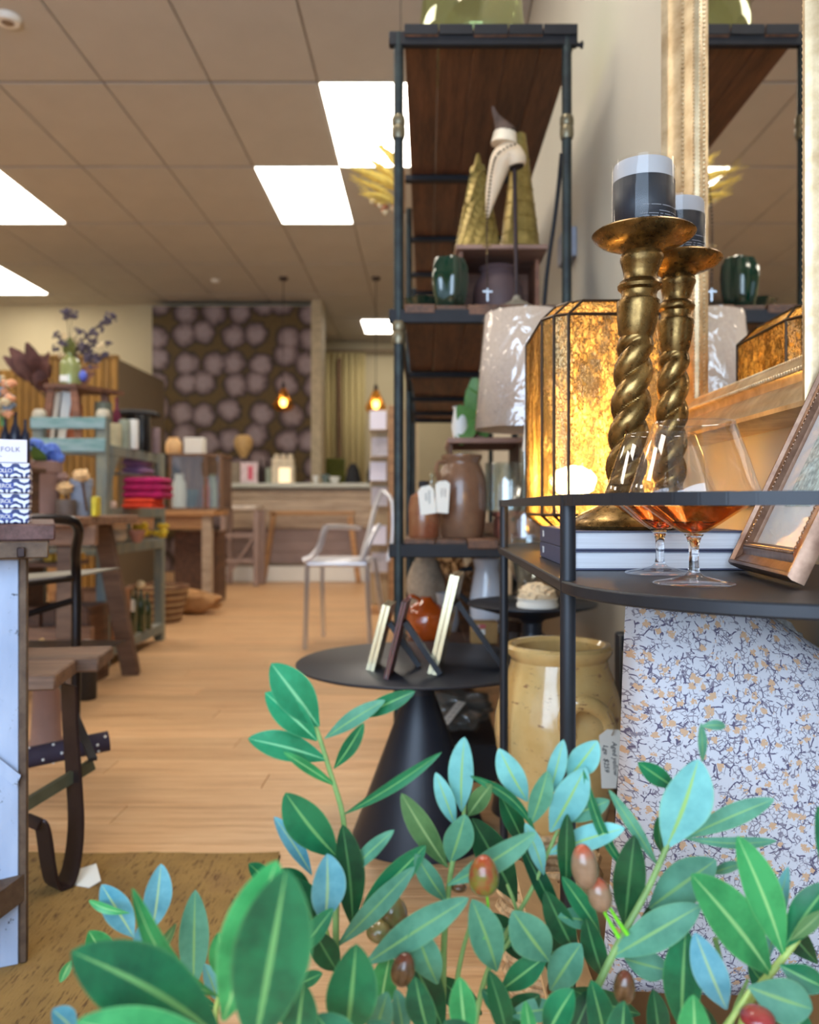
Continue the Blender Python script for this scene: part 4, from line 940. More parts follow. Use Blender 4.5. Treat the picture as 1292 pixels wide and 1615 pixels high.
for k, (x, y, h) in enumerate(bt):
    t_ = thing('glass_bottle', (x, y, s3), ['clear glass bottle at the far left end of the middle shelf', 'tall clear bottle far along the middle shelf', 'short clear bottle at the far end of the middle shelf', 'clear jar halfway along the middle shelf', 'tall narrow clear bottle halfway along the middle shelf'][k], 'bottle', 'clear bottles deep in the rack')
    MB().lathe([(0, .002), (.03, .002), (.032, .01), (.032, h*.55), (.012, h*.7), (.011, h*.97), (.014, h)], (x, y, s3), 20, caps=False).build('body', m_vglass, t_)
    MB().lathe([(.0, 0), (.011, 0), (.012, .02), (0, .02)], (x, y, s3+h*.96), 14).build('stopper', m_silver, t_)
B('wall_bracket', (.468, 2.85, 1.60), (.5095, 3.0, 1.70), M('pale_grey_blue_box', (150, 156, 172), .6)); tag(bpy.data.objects['wall_bracket'], 'pale grey wall box behind the rack near the gold cones', 'wall box')
bpy.data.objects['wall_bracket'].name = 'wall_box'

# hanging dried flowers
hd = thing('dried_flower_bunch', (-.28, 3.4, 2.18), 'yellow dried flower bunch hanging from the ceiling left of the rack', 'dried flowers')
m_yel = M('straw_yellow_grass', (238, 204, 104), .8, 0, .25, 30)
hz2 = 3.4
for k, (b0, t0, w0) in enumerate((((625, 300), (556, 266), 15), ((628, 320), (566, 285), 13), ((626, 290), (580, 250), 14), ((630, 270), (598, 228), 14), ((628, 325), (578, 305), 12), ((632, 300), (575, 268), 13), ((630, 290), (600, 262), 13), ((632, 262), (608, 236), 11))):
    a, b_ = P(*b0, hz2+random.uniform(-.06, .06)), P(*t0, hz2+random.uniform(-.1, .1)); mb = MB()
    mb.tube(smooth_path([a, a.lerp(b_, .5)+Vector((0, 0, .012)), b_], 4), [w0*hz2/F*.5*q_ for q_ in (.3, .5, .8, 1, 1, .9, .7, .45, .12)], 8, flat=(1, .6))
    for i in range(50):
        f = random.random(); p_ = a.lerp(b_, f); dr = (b_-a).normalized(); off_ = Vector((random.gauss(0, 1), random.gauss(0, 1), random.gauss(0, 1)))*.012
        mb.tube([p_+off_*.5, p_+off_+dr*.035], .0012, 4)
    mb.build('plume', m_yel, hd)
for k in range(9):
    c_ = P(random.uniform(585, 628), random.uniform(308, 335), hz2+random.uniform(-.05, .05))
    MB().ball(c_, .014, 2, jit=.5).build('dried_bloom', M('faded_coral_bloom', (196, 132, 96), .9) if k % 2 else M('cream_bloom', (220, 200, 160), .9), hd)
MB().tube([P(632, 300, hz2), (P(632, 300, hz2).x, hz2, ZC)], .0016, 5).build('cord', m_ink, hd)
MB().tube([P(632, 335, hz2), P(632, 270, hz2)], .02, 10).build('stem_bundle', M('dried_brown_flowers', (150, 112, 78)), hd)

# ================================================================== LEFT FOREGROUND: WORK TABLE
def bluepaint():
    m, nt, b = nodes_of('chipped_pale_blue_paint'); v = coords(nt); n = noise_tex(nt, v, 26, 6, .8); n2 = noise_tex(nt, coords(nt, (1, 1, .3)), 9, 4)
    col = ramp(nt, n2.outputs[0], [(.3, lin((150, 168, 200))), (.7, lin((190, 206, 232)))])
    L(nt, mix(nt, ramp(nt, n.outputs[0], [(.60, (0, 0, 0, 1)), (.63, (1, 1, 1, 1))]), col, lin((40, 36, 44))), b.inputs['Base Color']); b.inputs['Roughness'].default_value = .55; bump(nt, b, n.outputs[0], .2, .002); return m
m_bp = bluepaint(); m_rust = M('brown_painted_steel', (112, 92, 74), .6, .2, .3, 30, .1, rgb2=(76, 58, 48))
wt = thing('work_table', (-.648, 1.372, 0), 'old work table with a chipped pale blue leg and thick timber planks', 'table')
lx0, lx1, ly = -.690, -.648, 1.372
MB().box((lx0, ly, .009), (lx1-.0135, ly+.006, .665), .0015).build('leg', m_bp, wt); MB().box((lx1-.0135, ly-.001, .009), (lx1, ly+.05, .668), .003).build('leg_flange', m_rust, wt)
MB().bar((-.60-.40, ly-.012, .02), (-.665, ly-.012, .148), .012, .038, up=(0, -1, 0)).build('base_rail', m_rust, wt) if False else None
MB().plate([(-.80, 1.20, .125), (-.652, 1.372, .155), (-.652, 1.372, .112), (-.80, 1.20, .085)], (.7, -.7, 0), -.03).build('foot_rail', m_rust, wt, smooth=False)
MB().plate([(-.79, 1.37, .420), (-.665, 1.366, .30), (-.658, 1.366, .318), (-.79, 1.37, .45)], (0, -1, 0), .005).build('brace', m_bp, wt, smooth=False)
for x, z in ((-.668, .312), (-.68, .668-.03)): MB().lathe([(.007, 0), (.006, .004), (0, .005)], (0, 0, 0), 12).rot((0, 0, 0), 'X', R(90)).build('bolt', m_iron, wt).location = Vector((x, ly-.006, z))-ORG[wt.name]
B('apron', (-1.3, 1.31, .670), (-.617, 1.345, .697), m_rust, wt, .002); B('apron', (-.652, 1.345, .670), (-.617, 1.9, .697), m_rust, wt, .002)
B('apron_bolt', (-.662, 1.303, .672), (-.650, 1.31, .688), m_iron, wt, .002)
m_plank = wood('plum_brown_plank', (124, 88, 84), (82, 54, 50), 1, .6)
for k, (xa, xb, ya) in enumerate(((-.692, -.607, 1.318), (-.790, -.694, 1.300), (-.90, -.792, 1.31), (-1.02, -.902, 1.305), (-1.14, -1.022, 1.31))):
    B('tabletop_plank', (xa, ya, .697), (xb, 1.92, .7235), m_plank, wt, .003)
for p_ in ((-1.2, 1.372), (-1.2, 1.88)): MB().box((p_[0], p_[1], 0.0), (p_[0]+.04, p_[1]+.03, .67), .002).build('leg', m_rust, wt)
PIV = Vector((-.648, 1.372, 0))
def swing(o, deg=24):
    m = Matrix.Rotation(R(deg), 3, 'Z'); o.location = PIV+m @ (Vector(o.location)-PIV); o.rotation_euler.z = R(deg)
swing(wt)
# stacked blue printed books
def damask():
    m, nt, b = nodes_of('blue_white_scroll_print'); v = coords(nt, (1, 1, 1)); 
    sx = N(nt, 'ShaderNodeSeparateXYZ'); L(nt, v, sx.inputs[0])
    w1 = N(nt, 'ShaderNodeTexWave', wave_type='RINGS', rings_direction='Y'); w1.inputs['Scale'].default_value = 34; w1.inputs['Distortion'].default_value = 5; w1.inputs['Detail'].default_value = 1.5; w1.inputs['Detail Scale'].default_value = 2
    pp_ = N(nt, 'ShaderNodeMath', operation='PINGPONG'); pp_.inputs[1].default_value = .0125; L(nt, sx.outputs[0], pp_.inputs[0]); cb_ = N(nt, 'ShaderNodeCombineXYZ'); L(nt, pp_.outputs[0], cb_.inputs[0]); L(nt, sx.outputs[2], cb_.inputs[2])
    L(nt, cb_.outputs[0], w1.inputs['Vector'])
    L(nt, ramp(nt, w1.outputs['Fac'], [(.44, lin((24, 40, 104))), (.54, lin((222, 228, 246)))]), b.inputs['Base Color']); b.inputs['Roughness'].default_value = .35; return m
m_dam = damask(); m_royal = M('royal_blue_print', (44, 66, 150), .35, 0, .05, 10)
for k in range(4):
    z0 = .7240+k*.0243; dx = (0, .0005, .0015, .0012)[k]; nm_ = ['lowest', 'second lowest', 'second from top', 'topmost'][k]
    t_ = thing('printed_book', (-.74, 1.42, z0), 'blue and white scroll patterned book, %s of the stack on the work table' % nm_, 'book', 'blue scroll patterned books')
    B('cover', (-.83, 1.345, z0), (-.645+dx, 1.52, z0+.0236), m_dam, t_, .0022)
    tb_ = B('title_band', (-.75, 1.3442, z0+.006), (-.669+dx, 1.3452, z0+.016), m_royal, t_, .0001)
    lettering('title', 'ICOLLO' if k == 3 else 'DEL TEROL', (-.6705+dx, 1.3438, z0+.011), FRONT, .0088, m_white, tb_, 'RIGHT', spacing=.85); swing(t_)
t_ = thing('white_card', (-.72, 1.40, .8213), 'white card sign reading FOLK propped on the blue patterned books', 'card')
B('card', (-.80, 1.352, .8216), (-.6485, 1.356, .858), M('lilac_white_card', (226, 222, 238), .7, 0, .02), t_, .0005)
lettering('card_title', 'FOLK', (-.6585, 1.3515, .842), FRONT, .0108, M('grey_print', (130, 126, 142), .7), t_, 'RIGHT', spacing=1.12)
MB().box((-.78, 1.3512, .8305), (-.685, 1.3518, .8309)).build('card_rule', m_ink, t_); swing(t_)

# ================================================================== BENCH SEAT ON A CAST IRON LEG
bs = thing('bench_seat', (-.70, 1.585, 0), 'short brown plank bench seat on a curled cast iron leg beside the work table', 'seat')
m_seat = wood('weathered_brown_plank', (134, 104, 84), (88, 64, 52), 0, .65)
sd = P(0, 1048, 1.63).z
B('seat_plank', (-1.15, 1.585, .405), (-.697, 1.742, .436), m_seat, bs, .004); B('seat_plank', (-1.15, 1.748, .407), (-.655, 1.90, .438), m_seat, bs, .004)
MB().box((-1.15, 1.90, .42), (-.655, 1.99, .449), .004).build('seat_plank', m_seat, bs) if False else None
lc_ = [((109, 1080), 1.70), ((111, 1140), 1.70), ((116, 1220), 1.69), ((120, 1300), 1.68), ((113, 1365), 1.665), ((99, 1398), 1.65), ((84, 1396), 1.635), ((76, 1365), 1.62), ((70, 1320), 1.615), ((64, 1296), 1.61), ((55, 1290), 1.61), ((48, 1305), 1.61)]
pth = smooth_path([P(*q_, z_) for q_, z_ in lc_], 5); lg = MB(); W_ = Vector((.80, -.60, 0)).normalized()*.0255; rows_ = []
for i, p_ in enumerate(pth):
    p_.z = max(p_.z, .0135); tn_ = (pth[min(i+1, len(pth)-1)]-pth[max(i-1, 0)]).normalized(); nn_ = tn_.cross(W_).normalized()*.003
    rows_.append([lg.bm.verts.new(p_-W_-nn_), lg.bm.verts.new(p_+W_-nn_), lg.bm.verts.new(p_+W_+nn_), lg.bm.verts.new(p_-W_+nn_)])
for i in range(len(rows_)-1):
    for k in range(4): lg.bm.faces.new((rows_[i][k], rows_[i][(k+1) % 4], rows_[i+1][(k+1) % 4], rows_[i+1][k]))
lg.bm.faces.new(rows_[0]); lg.bm.faces.new(list(reversed(rows_[-1])))
o_leg = lg.build('cast_iron_leg', m_iron, bs)
for z in (.27, .36, .18): MB().lathe([(.005, 0), (.004, .006), (0, .007)], (0, 0, 0), 8).rot((0, 0, 0), 'Y', R(90)).build('bolt', m_iron, bs).location = Vector((-.642, 1.695, z))-ORG[bs.name]
MB().bar((-.80, 2.0, .355), (-.655, 1.70, .24), .016, .008).build('cross_brace', m_black, bs); MB().bar((-.84, 1.55, .145), (-.66, 1.72, .225), .012, .022).build('cross_brace', M('green_grey_steel', (92, 92, 72), .5, .4), bs)
B('far_leg', (-1.1, 1.68, 0.009), (-1.06, 1.72, .405), m_iron, bs, .002)
bs.rotation_euler.z = R(9)
o_leg.rotation_euler.z = R(-9)
tag(MB().plate([(-.70, 1.655, .0095), (-.655, 1.64, .0095), (-.640, 1.66, .014), (-.665, 1.70, .03), (-.70, 1.69, .022)], (0, 0, 1), .002).build('torn_paper_tag', m_paper), 'crumpled cream paper label lying by the curled iron bench leg', 'paper')
rl = thing('spotted_roll', (-.80, 1.80, .17), 'dark rolled textile with white spots resting on the bench brace', 'roll')
MB().tube([(-.90, 1.75, .215), (-.70, 1.86, .235)], .022, 16).build('roll', M('aubergine_cloth', (52, 40, 56), .8), rl)
for i in range(26):
    a = random.uniform(0, 6.28); f = random.random(); c_ = Vector((-.90, 1.75, .215)).lerp(Vector((-.70, 1.86, .235)), f); ax = Vector((.2, .11, .02)).normalized(); u = ax.cross(Vector((0, 0, 1))).normalized(); w2 = ax.cross(u)
    MB().ball(c_+(u*math.cos(a)+w2*math.sin(a))*.021, .0035, 1).build('white_spot', m_white, rl)

# ================================================================== BLACK TUBE TROLLEY
tr_ = thing('tube_trolley', (-1.0, 2.1, 0), 'black bent tube serving trolley with thin metal trays behind the bench', 'trolley')
m_tube = M('black_nickel_tube', (54, 50, 52), .28, .8, .1, 20)
x1t = P(120, 0, 2.1).x
MB().tube(smooth_path([(-1.25, 1.78, .70), (-1.0, 1.88, .718), (-.86, 1.98, .722), (-.838, 2.03, .70), (-.86, 2.07, .64), (x1t, 2.10, .58), (x1t, 2.10, .40), (x1t-.005, 2.10, .02)], 6), .012, 12).build('handle_post', m_tube, tr_)
MB().tube([(-1.25, 1.80, .545), (x1t-.003, 2.09, .575)], .009, 10).build('tray_rail', m_tube, tr_); MB().plate([(-1.25, 1.80, .55), (x1t, 2.10, .575), (x1t, 2.4, .575), (-1.25, 2.4, .55)], (0, 0, 1), .004).build('upper_tray', M('grey_metal_tray', (150, 148, 138), .4, .4), tr_)
MB().tube([(-1.2, 1.95, .42), (x1t, 2.10, .52)], .008, 8).build('tray_rail', m_tube, tr_)
MB().plate([(-1.3, 1.98, .36), (x1t, 2.08, .36), (x1t, 2.45, .36), (-1.3, 2.45, .36)], (0, 0, 1), .004).build('lower_tray', m_tube, tr_)
for p_ in ((-1.28, 2.0), (-1.28, 2.42)): MB().tube([(p_[0], p_[1], .01), (p_[0], p_[1], .58)], .010, 8).build('post', m_tube, tr_)

# ================================================================== HELPERS FOR BOXES/POTS SET BY PIXEL AND DEPTH
def pot(name, cx, yt, yb, wpx, d, prof, mat, lab, cat, group=None, zb=None, parts=None, n=28):
    c_ = P(cx, yb, d); h = (yb-yt)/F*d; r = wpx/2/F*d
    if zb is not None: h = c_.z+h-zb; c_.z = zb
    o_ = MB().lathe([(a*r, b_*h) for a, b_ in prof], c_, n).build(name, mat)
    return tag(o_, lab, cat, group)
CYL = [(0, 0), (.96, 0), (1, .03), (1, .97), (.95, 1), (.85, 1), (.8, .9), (0, .9)]
POT = [(0, 0), (.74, 0), (.78, .04), (.93, .78), (1, .8), (1, .98), (.92, 1), (.85, .9), (0, .85)]
BOT = [(0, 0), (.95, 0), (1, .03), (1, .55), (.85, .68), (.35, .8), (.3, .95), (.38, .96), (.38, 1), (0, 1)]
JAR = [(0, 0), (.8, 0), (.95, .1), (1, .45), (.9, .75), (.6, .9), (.65, 1), (.5, 1), (.4, .9), (0, .6)]
BOWL = [(0, 0), (.4, 0), (.7, .3), (.95, .8), (1, 1), (.93, 1), (.6, .35), (0, .2)]
def cube(name, x0, y0, x1, y1, d, depth, mat, lab, cat, group=None, zb=None, bev=.004):
    a, b_ = P(x0, y1, d), P(x1, y0, d)
    if zb is not None: a.z = zb
    return tag(MB().box((a.x, d, a.z), (b_.x, d+depth, b_.z), bev).build(name, mat), lab, cat, group)

# ================================================================== TRESTLE TABLE WITH POTS
T1 = .715
tt = thing('trestle_table', (-1.75, 3.6, 0), 'brown timber trestle table on splayed legs behind the tube trolley', 'table')
m_tt = wood('dusty_brown_plank', (156, 118, 92), (108, 78, 62), 0, .65)
for k in range(4): B('tabletop_plank', (-2.9, 3.08+.17*k, T1-.035), (P(171, 0, 3.4).x, 3.248+.17*k, T1), m_tt, tt, .004)
B('apron', (-2.9, 3.2, T1-.11), (P(150, 0, 3.2).x, 3.235, T1-.036), m_tt, tt, .003)
for (ya, yb) in ((3.28, 3.10), (3.62, 3.78)):
    for xx in (-1.36, -2.6): MB().bar((xx-.03, ya, T1-.04), (xx+.04, yb, 0.0), .075, .04, up=(0, 1, 0), bev=.003).build('leg', m_seat, tt)
B('stretcher', (-2.6, 3.42, .2), (-1.36, 3.46, .26), m_tt, tt, .003)
z_ = T1+.0005
pot('terracotta_pot', 68, 728, 808, 58, 3.25, POT, m_terra, 'dusty mauve clay pot with blue hydrangeas on the trestle table', 'pot', zb=z_)
hy = thing('blue_hydrangea', P(68, 728, 3.25), 'bunch of blue hydrangea flowers standing in the mauve clay pot', 'flowers')
m_hyd = M('hydrangea_blue', (104, 140, 226), .7, 0, .25, 40, rgb2=(70, 96, 190))
for (cx_, cy_, r_) in ((56, 706, 15), (80, 714, 16), (66, 722, 13), (92, 722, 10)):
    mb = MB(); c0 = P(cx_, cy_, 3.25); R_ = r_/F*3.25
    for i in range(90):
        v_ = Vector((random.gauss(0, 1), random.gauss(0, 1), random.gauss(0, 1))).normalized(); mb.ball(c0+v_*R_*.9, R_*.24, 1, (1, 1, .45), rot=v_.to_track_quat('Z', 'Y').to_matrix())
    mb.build('flower_head', m_hyd, hy)
simple_leaf(P(70, 728, 3.22), P(52, 704, 3.15), .05, (0, -1, .3)).build('leaf', m_leafp, hy); MB().tube([P(68, 728, 3.25)-Vector((0, 0, .08)), P(68, 708, 3.25)], .006, 6).build('stem', m_leafp, hy)
pot('concrete_pot', 128, 755, 806, 37, 3.3, POT, M('pale_blue_grey_concrete', (150, 156, 172), .85, 0, .06, 20), 'pale blue grey concrete pot with dried petals on the trestle table', 'pot', zb=z_)
for k, (x, y, rr, mt, lb) in enumerate(((102, 770, 12, M('peach_dried_flower', (222, 182, 132), .9), 'peach dried flower head above the trestle table pots'), (98, 752, 9, m_terra, 'small dusty pink dried flower beside the concrete pot'), (128, 750, 12, M('peach_dried_flower', (222, 182, 132)), 'peach dried petals heaped in the concrete pot'))):
    t_ = thing('dried_flower', P(x, y, 3.2), lb, 'dried flower', 'dried flowers on the trestle table')
    MB().ball(P(x, y, 3.24), rr/F*3.2, 3, (1, .8, .8), jit=.5).build('flower_head', mt, t_); MB().tube([P(x, y, 3.24), Vector((P(x, y, 3.24).x+.01, 3.27, T1+.02))], .004, 6).build('stem', m_dwood, t_)
pot('dark_tin', 104, 788, 807, 30, 3.2, CYL, M('grey_brown_tin', (104, 90, 82), .6), 'low grey brown tin between the mauve pot and the concrete pot', 'tin', zb=z_)
t_ = cube('yellow_packet', 143, 783, 152, 806, 3.25, .05, M('bright_yellow_print', (222, 200, 50), .5), 'small bright yellow packet right of the concrete pot', 'packet', zb=z_)
m_yb = M('mustard_carton', (196, 152, 44), .6, 0, .2, 8)
cs_ = thing('low_shelf', (-2.0, 3.6, 0), 'low dark shelf under the trestle table', 'shelf')
B('shelf_board', (-2.45, 3.5, .50), (-1.50, 3.76, .52), m_dwood, cs_, .002)
for xx in (-2.43, -1.72): B('side_panel', (xx, 3.51, 0), (xx+.02, 3.75, .50), m_dwood, cs_, .002)
for k in range(3): cube('mustard_carton', 68+17*k, 874, 83+17*k, 899, 3.56, .12, m_yb, 'mustard yellow carton on the low dark shelf, %s of three' % ['leftmost', 'middle', 'rightmost'][k], 'carton', 'mustard cartons', zb=.5205)
# slatted crates
def crate(x0, x1, yd, dep, z0, h, mat, lab, n=3, vert=True):
    t_ = thing('slatted_crate', ((x0+x1)/2, yd, z0), lab, 'crate', 'slatted timber crates')
    w_ = (x1-x0)/n
    for k in range(n):
        if vert: B('slat', (x0+k*w_+.006, yd, z0+.01), (x0+(k+1)*w_-.006, yd+.014, z0+h), mat, t_, .002)
        else: B('slat', (x0, yd, z0+k*h/n+.006), (x1, yd+.014, z0+(k+1)*h/n-.006), mat, t_, .002)
    B('base_board', (x0, yd, z0), (x1, yd+dep, z0+.012), mat, t_, .001)
    for xx in (x0, x1-.014): B('end_board', (xx, yd+.014, z0+.012), (xx+.014, yd+dep, z0+h), mat, t_, .002)
    B('back_board', (x0+.014, yd+dep-.014, z0+.012), (x1-.014, yd+dep, z0+h), mat, t_, .002)
    return t_
crate(P(60, 0, 3.55).x, P(150, 0, 3.55).x-.06, 3.52, .24, .262, .16, m_dwood, 'dark slatted timber crate under the trestle table', 4) if False else None
crate(-1.68, -1.41, 3.53, .22, 0, .33, m_dwood, 'dark slatted timber crate on the floor under the trestle table', 4)
# pots and paper on the floor there
pot('clay_pot', 73, 1078, 1134, 50, 2.55, [(0, 0), (.95, 0), (1, .04), (1, .22), (.93, .24), (.78, .95), (.82, 1), (.7, 1), (0, .8)], m_terra, 'upturned dusty terracotta pot on the floor under the bench seat', 'pot', zb=0)
pot('black_pot', 136, 1040, 1102, 32, 3.3, CYL, M('black_brown_pot', (48, 42, 40), .6), 'black brown planter on the floor right of the terracotta pot', 'pot', zb=0)
for k, (a, b_) in enumerate((((112, 1008), (136, 1030)), ((60, 1004), (85, 1032)))):
    c_ = P((a[0]+b_[0])/2, b_[1], 3.0); t_ = MB().ball(c_+Vector((0, 0, .012)), .045, 3, (1.1, .8, .7), jit=.9).build('crumpled_wrap', M('crinkled_white_foil', (210, 206, 200), .4) if k == 0 else m_card)
    tag(t_, ['crumpled shiny white wrapping on the tray behind the bench', 'crumpled brown paper wrapping on the tray behind the bench'][k], 'wrapping')

# ================================================================== PAINTED BAKER'S RACK
BKX0, BKX1, BKY0, BKY1 = P(50, 0, 3.9).x, P(168, 0, 3.9).x, 3.9, 4.78
bk = thing('painted_rack', ((BKX0+BKX1)/2, 4.3, 0), 'weathered turquoise and grey painted timber rack with slatted end rails and four shelves', 'shelving')
m_post = M('weathered_grey_green_paint', (140, 140, 122), .7, 0, .2, 16, .1, (1, 1, .3), rgb2=(104, 116, 120))
for x in (BKX0, BKX1-.05):
    for y in (BKY0, BKY1-.05):
        B('post', (x, y, 0), (x+.05, y+.05, 1.165 if y < 4 else 1.05), m_post, bk, .004)
    MB().lathe([(0, 0), (.030, 0), (.034, .012), (.028, .03), (.02, .04), (0, .042)], (x+.025, BKY0+.025, 1.166), 16).build('post_cap', M('worn_cream_knob', (190, 180, 160), .6), bk)
for z0, z1 in ((1.112, 1.175-.01), (1.005, 1.068)): B('end_rail', (BKX0-.0, BKY0-.018, z0), (BKX1, BKY0-.0005, z1), m_blueply, bk, .003)
for z in (1.043, .745, .575, .10):
    nb = 4; wv = (BKX1-BKX0-.0)/nb
    for k in range(nb): B('shelf_board', (BKX0+wv*k+.003, BKY0+.051, z-.02), (BKX0+wv*(k+1)-.003, BKY1-.051, z), m_gwood, bk, .002)
    B('side_rail', (BKX1-.012, BKY0+.051, z-.05), (BKX1+.004, BKY1-.051, z-.0005), m_post, bk, .002); B('cross_rail', (BKX0+.051, BKY0, z-.05), (BKX1-.051, BKY0+.03, z-.021), m_post, bk, .002)
B('divider_post', (BKX1-.03, 4.24, .595), (BKX1-.0125, 4.27, .745-.051), m_post, bk, .002)
for (s_, y) in ((1, BKY0+.051), (-1, BKY1-.051)): MB().plate([(BKX1-.01, y, 1.0-.01), (BKX1-.01, y+s_*.10, .993), (BKX1-.01, y, .86)], (1, 0, 0), .014).build('corner_bracket', m_post, bk)
tz1 = 1.0435
# stool on top with bottle and flowers
sx0, sx1 = P(73, 0, 4.05).x, P(140, 0, 4.05).x
sl = thing('small_stool', ((sx0+sx1)/2, 4.15, 1.166), 'small reddish timber step stool standing on the painted rack', 'stool')
zt_ = P(0, 606, 4.05).z
MB().prism([(sx0, 4.02), (sx1-.05, 4.02), (sx1+.08, 4.3), (sx0+.02, 4.3)], zt_-.02, zt_).build('stool_top', m_rwood, sl, smooth=False)
for xa, xb, yy in ((sx0+.025, sx0-.01, 4.05), (sx1-.07, sx1-.045, 4.05), (sx1-.01, sx1+.04, 4.27), (sx0+.06, sx0+.03, 4.27)): MB().bar((xa, yy, zt_-.02), (xb, yy, tz1), .034, .02, up=(0, 1, 0)).build('leg', m_rwood, sl)
for k, (a, b_) in enumerate((((90, 618), (80, 654)), ((106, 618), (92, 654)))):
    pp0, pp1 = P(*a, 4.12), P(*b_, 4.12); pp1.z = tz1
    tag(MB().bar(pp0, pp1, .055, .004, up=(0, 1, 0)).build('white_card', m_white, smooth=False), ['white card leaning under the small stool, left one', 'white card leaning under the small stool, right one'][k], 'card')
cube('orange_box', 104, 634, 118, 676, 4.13, .1, M('burnt_orange_board', (186, 104, 66), .7), 'burnt orange box under the small stool on the painted rack', 'box', zb=tz1)
gb = thing('green_bottle_vase', P(111, 603, 4.14), 'pale green glass bottle vase full of dried purple flowers on the small stool', 'vase')
m_gbot = M('pale_green_frosted_glass', (142, 148, 92), .15, 0, .2, 6, coat=.5)
c_ = P(111, 603, 4.14); c_.z = zt_; rr = 16/F*4.14
MB().lathe([(0, 0), (rr*.95, 0), (rr, .01), (rr, .11), (rr*.8, .135), (rr*.45, .15), (rr*.45, .17), (rr*.6, .172), (0, .17)], c_, 24).build('body', m_gbot, gb)
B('label', (c_.x-.03, c_.y-rr-.002, zt_+.02), (c_.x+.01, c_.y-rr*.85, zt_+.05), m_white, gb, .001)
ds = thing('dried_flower_spray', c_+Vector((0, 0, .16)), 'spray of dusky purple dried flowers fanning out of the green bottle', 'dried flowers')
m_pur = M('dusky_purple_bloom', (88, 78, 92), .9, 0, .3, 60); m_dst = M('dark_twig', (70, 60, 56), .9); m_crm = M('cream_bloom', (220, 200, 160), .9)
orig = c_+Vector((0, 0, .15))
for k, (x, y, r_) in enumerate(((113, 498, 9), (104, 492, 8), (168, 503, 8), (160, 512, 7), (178, 500, 6), (90, 528, 6), (97, 540, 7), (125, 522, 6), (138, 528, 7), (150, 524, 8), (147, 540, 8), (118, 538, 7), (158, 545, 6), (165, 560, 7), (132, 556, 10), (140, 566, 9), (107, 545, 9), (100, 532, 6), (152, 568, 8), (128, 545, 8), (88, 550, 6), (96, 558, 7), (142, 548, 6), (170, 542, 5))):
    p_ = P(x, y, 4.14+random.uniform(-.1, .1)); mb = MB()
    for i in range(16): mb.ball(p_+Vector((random.gauss(0, 1), random.gauss(0, 1), random.gauss(0, 1)))*r_/F*4.1*.45, r_/F*4.1*.34, 1)
    mb.build('bloom', m_crm if k in (12, 17, 11, 21) else m_pur, ds)
    MB().tube(smooth_path([orig, orig.lerp(p_, .5)+Vector((0, 0, .02)), p_], 4), .0016, 4).build('twig', m_dst, ds)
for (x, y) in ((112, 532), (106, 540), (118, 540)): simple_leaf(orig, P(x, y, 4.1), .05, (0, -1, .2)).build('leaf', M('olive_leaf', (96, 98, 42), .6), ds)
tag(MB().ball(P(131, 592, 4.1)+Vector((0, 0, -.002)), .022, 2, (.9, .9, 1.25)).build('blue_bauble', M('cobalt_glaze', (92, 108, 206), .3)), 'small cobalt blue bauble beside the green bottle on the stool', 'ornament')
# magnolia-like brown dried leaves behind
bl = thing('dried_leaf_arrangement', P(60, 620, 4.6), 'arrangement of large dusky brown dried leaves behind the small stool', 'dried leaves')
m_bl = M('dusky_brown_leaf', (112, 76, 70), .8, 0, .3, 20); ob = P(85, 640, 4.6)
for (x, y, w_) in ((15, 548, 26), (42, 540, 24), (30, 560, 22), (62, 560, 26), (52, 590, 22), (20, 575, 20), (5, 562, 20), (78, 555, 16), (150, 588, 16), (158, 578, 14), (68, 600, 22), (142, 600, 16)):
    simple_leaf(P((x*1.0+85)/2, (y+640)/2, 4.6), P(x, y, 4.5+random.uniform(-.1, .1)), w_/F*4.5, (.2, -1, .4), .3).build('dried_leaf', m_bl, bl); MB().tube([ob, P((x+85)/2, (y+640)/2, 4.6)], .003, 4).build('twig', m_dst, bl)
MB().lathe([(0, 0), (.07, 0), (.08, .1), (.05, .2), (0, .2)], (ob.x, 4.6, tz1), 20).build('vase', M('dark_brown_vase', (58, 44, 40), .4), bl)
# items on the rack top shelf
pot('grey_tin', 163, 635, 672, 26, 4.2, CYL, M('dark_sage_tin', (92, 96, 84), .5), 'dark sage green tin on the painted rack by the right post cap', 'tin', zb=tz1)
pot('magenta_bottle', 184, 627, 688, 14, 4.42, BOT, M('plum_magenta_glass', (120, 46, 76), .2), 'slim plum magenta bottle on top of the painted rack', 'bottle', zb=tz1)
pot('cream_mug', 181, 668, 694, 20, 4.1, CYL, M('cream_stone_mug', (190, 180, 148), .6), 'cream mug on the painted rack below the magenta bottle', 'mug', zb=tz1)
pot('sage_cup', 196, 662, 693, 16, 4.2, CYL, M('sage_grey_cup', (150, 158, 142), .6), 'sage grey cup left of the white pillar candle', 'cup', zb=tz1)
pot('white_pillar_candle', 211, 662, 695, 15, 4.25, CYL, m_white, 'white pillar candle on the painted rack before the black pot', 'candle', zb=tz1)
pot('black_lidded_pot', 224, 656, 699, 26, 4.45, CYL, M('gloss_black_pot', (22, 22, 24), .25), 'gloss black pot with a white label on the painted rack', 'pot', zb=tz1)
tag(MB().lathe([(0, 0), (.13, 0), (.135, .01), (.10, .03), (0, .035)], P(214, 657, 4.6), 28).build('black_hat', M('black_felt', (26, 26, 30), .8)), 'flat black hat resting behind the gloss black pot', 'hat')
pot('hat_block', 214, 656, 700, 30, 4.62, CYL, M('charcoal_block', (50, 50, 54), .8), 'charcoal block carrying the flat black hat', 'block', zb=tz1)
pot('mauve_cup', 246, 675, 706, 14, 4.6, CYL, M('dull_mauve_cup', (140, 118, 120), .7), 'dull mauve cup at the far end of the painted rack top', 'cup', zb=tz1)
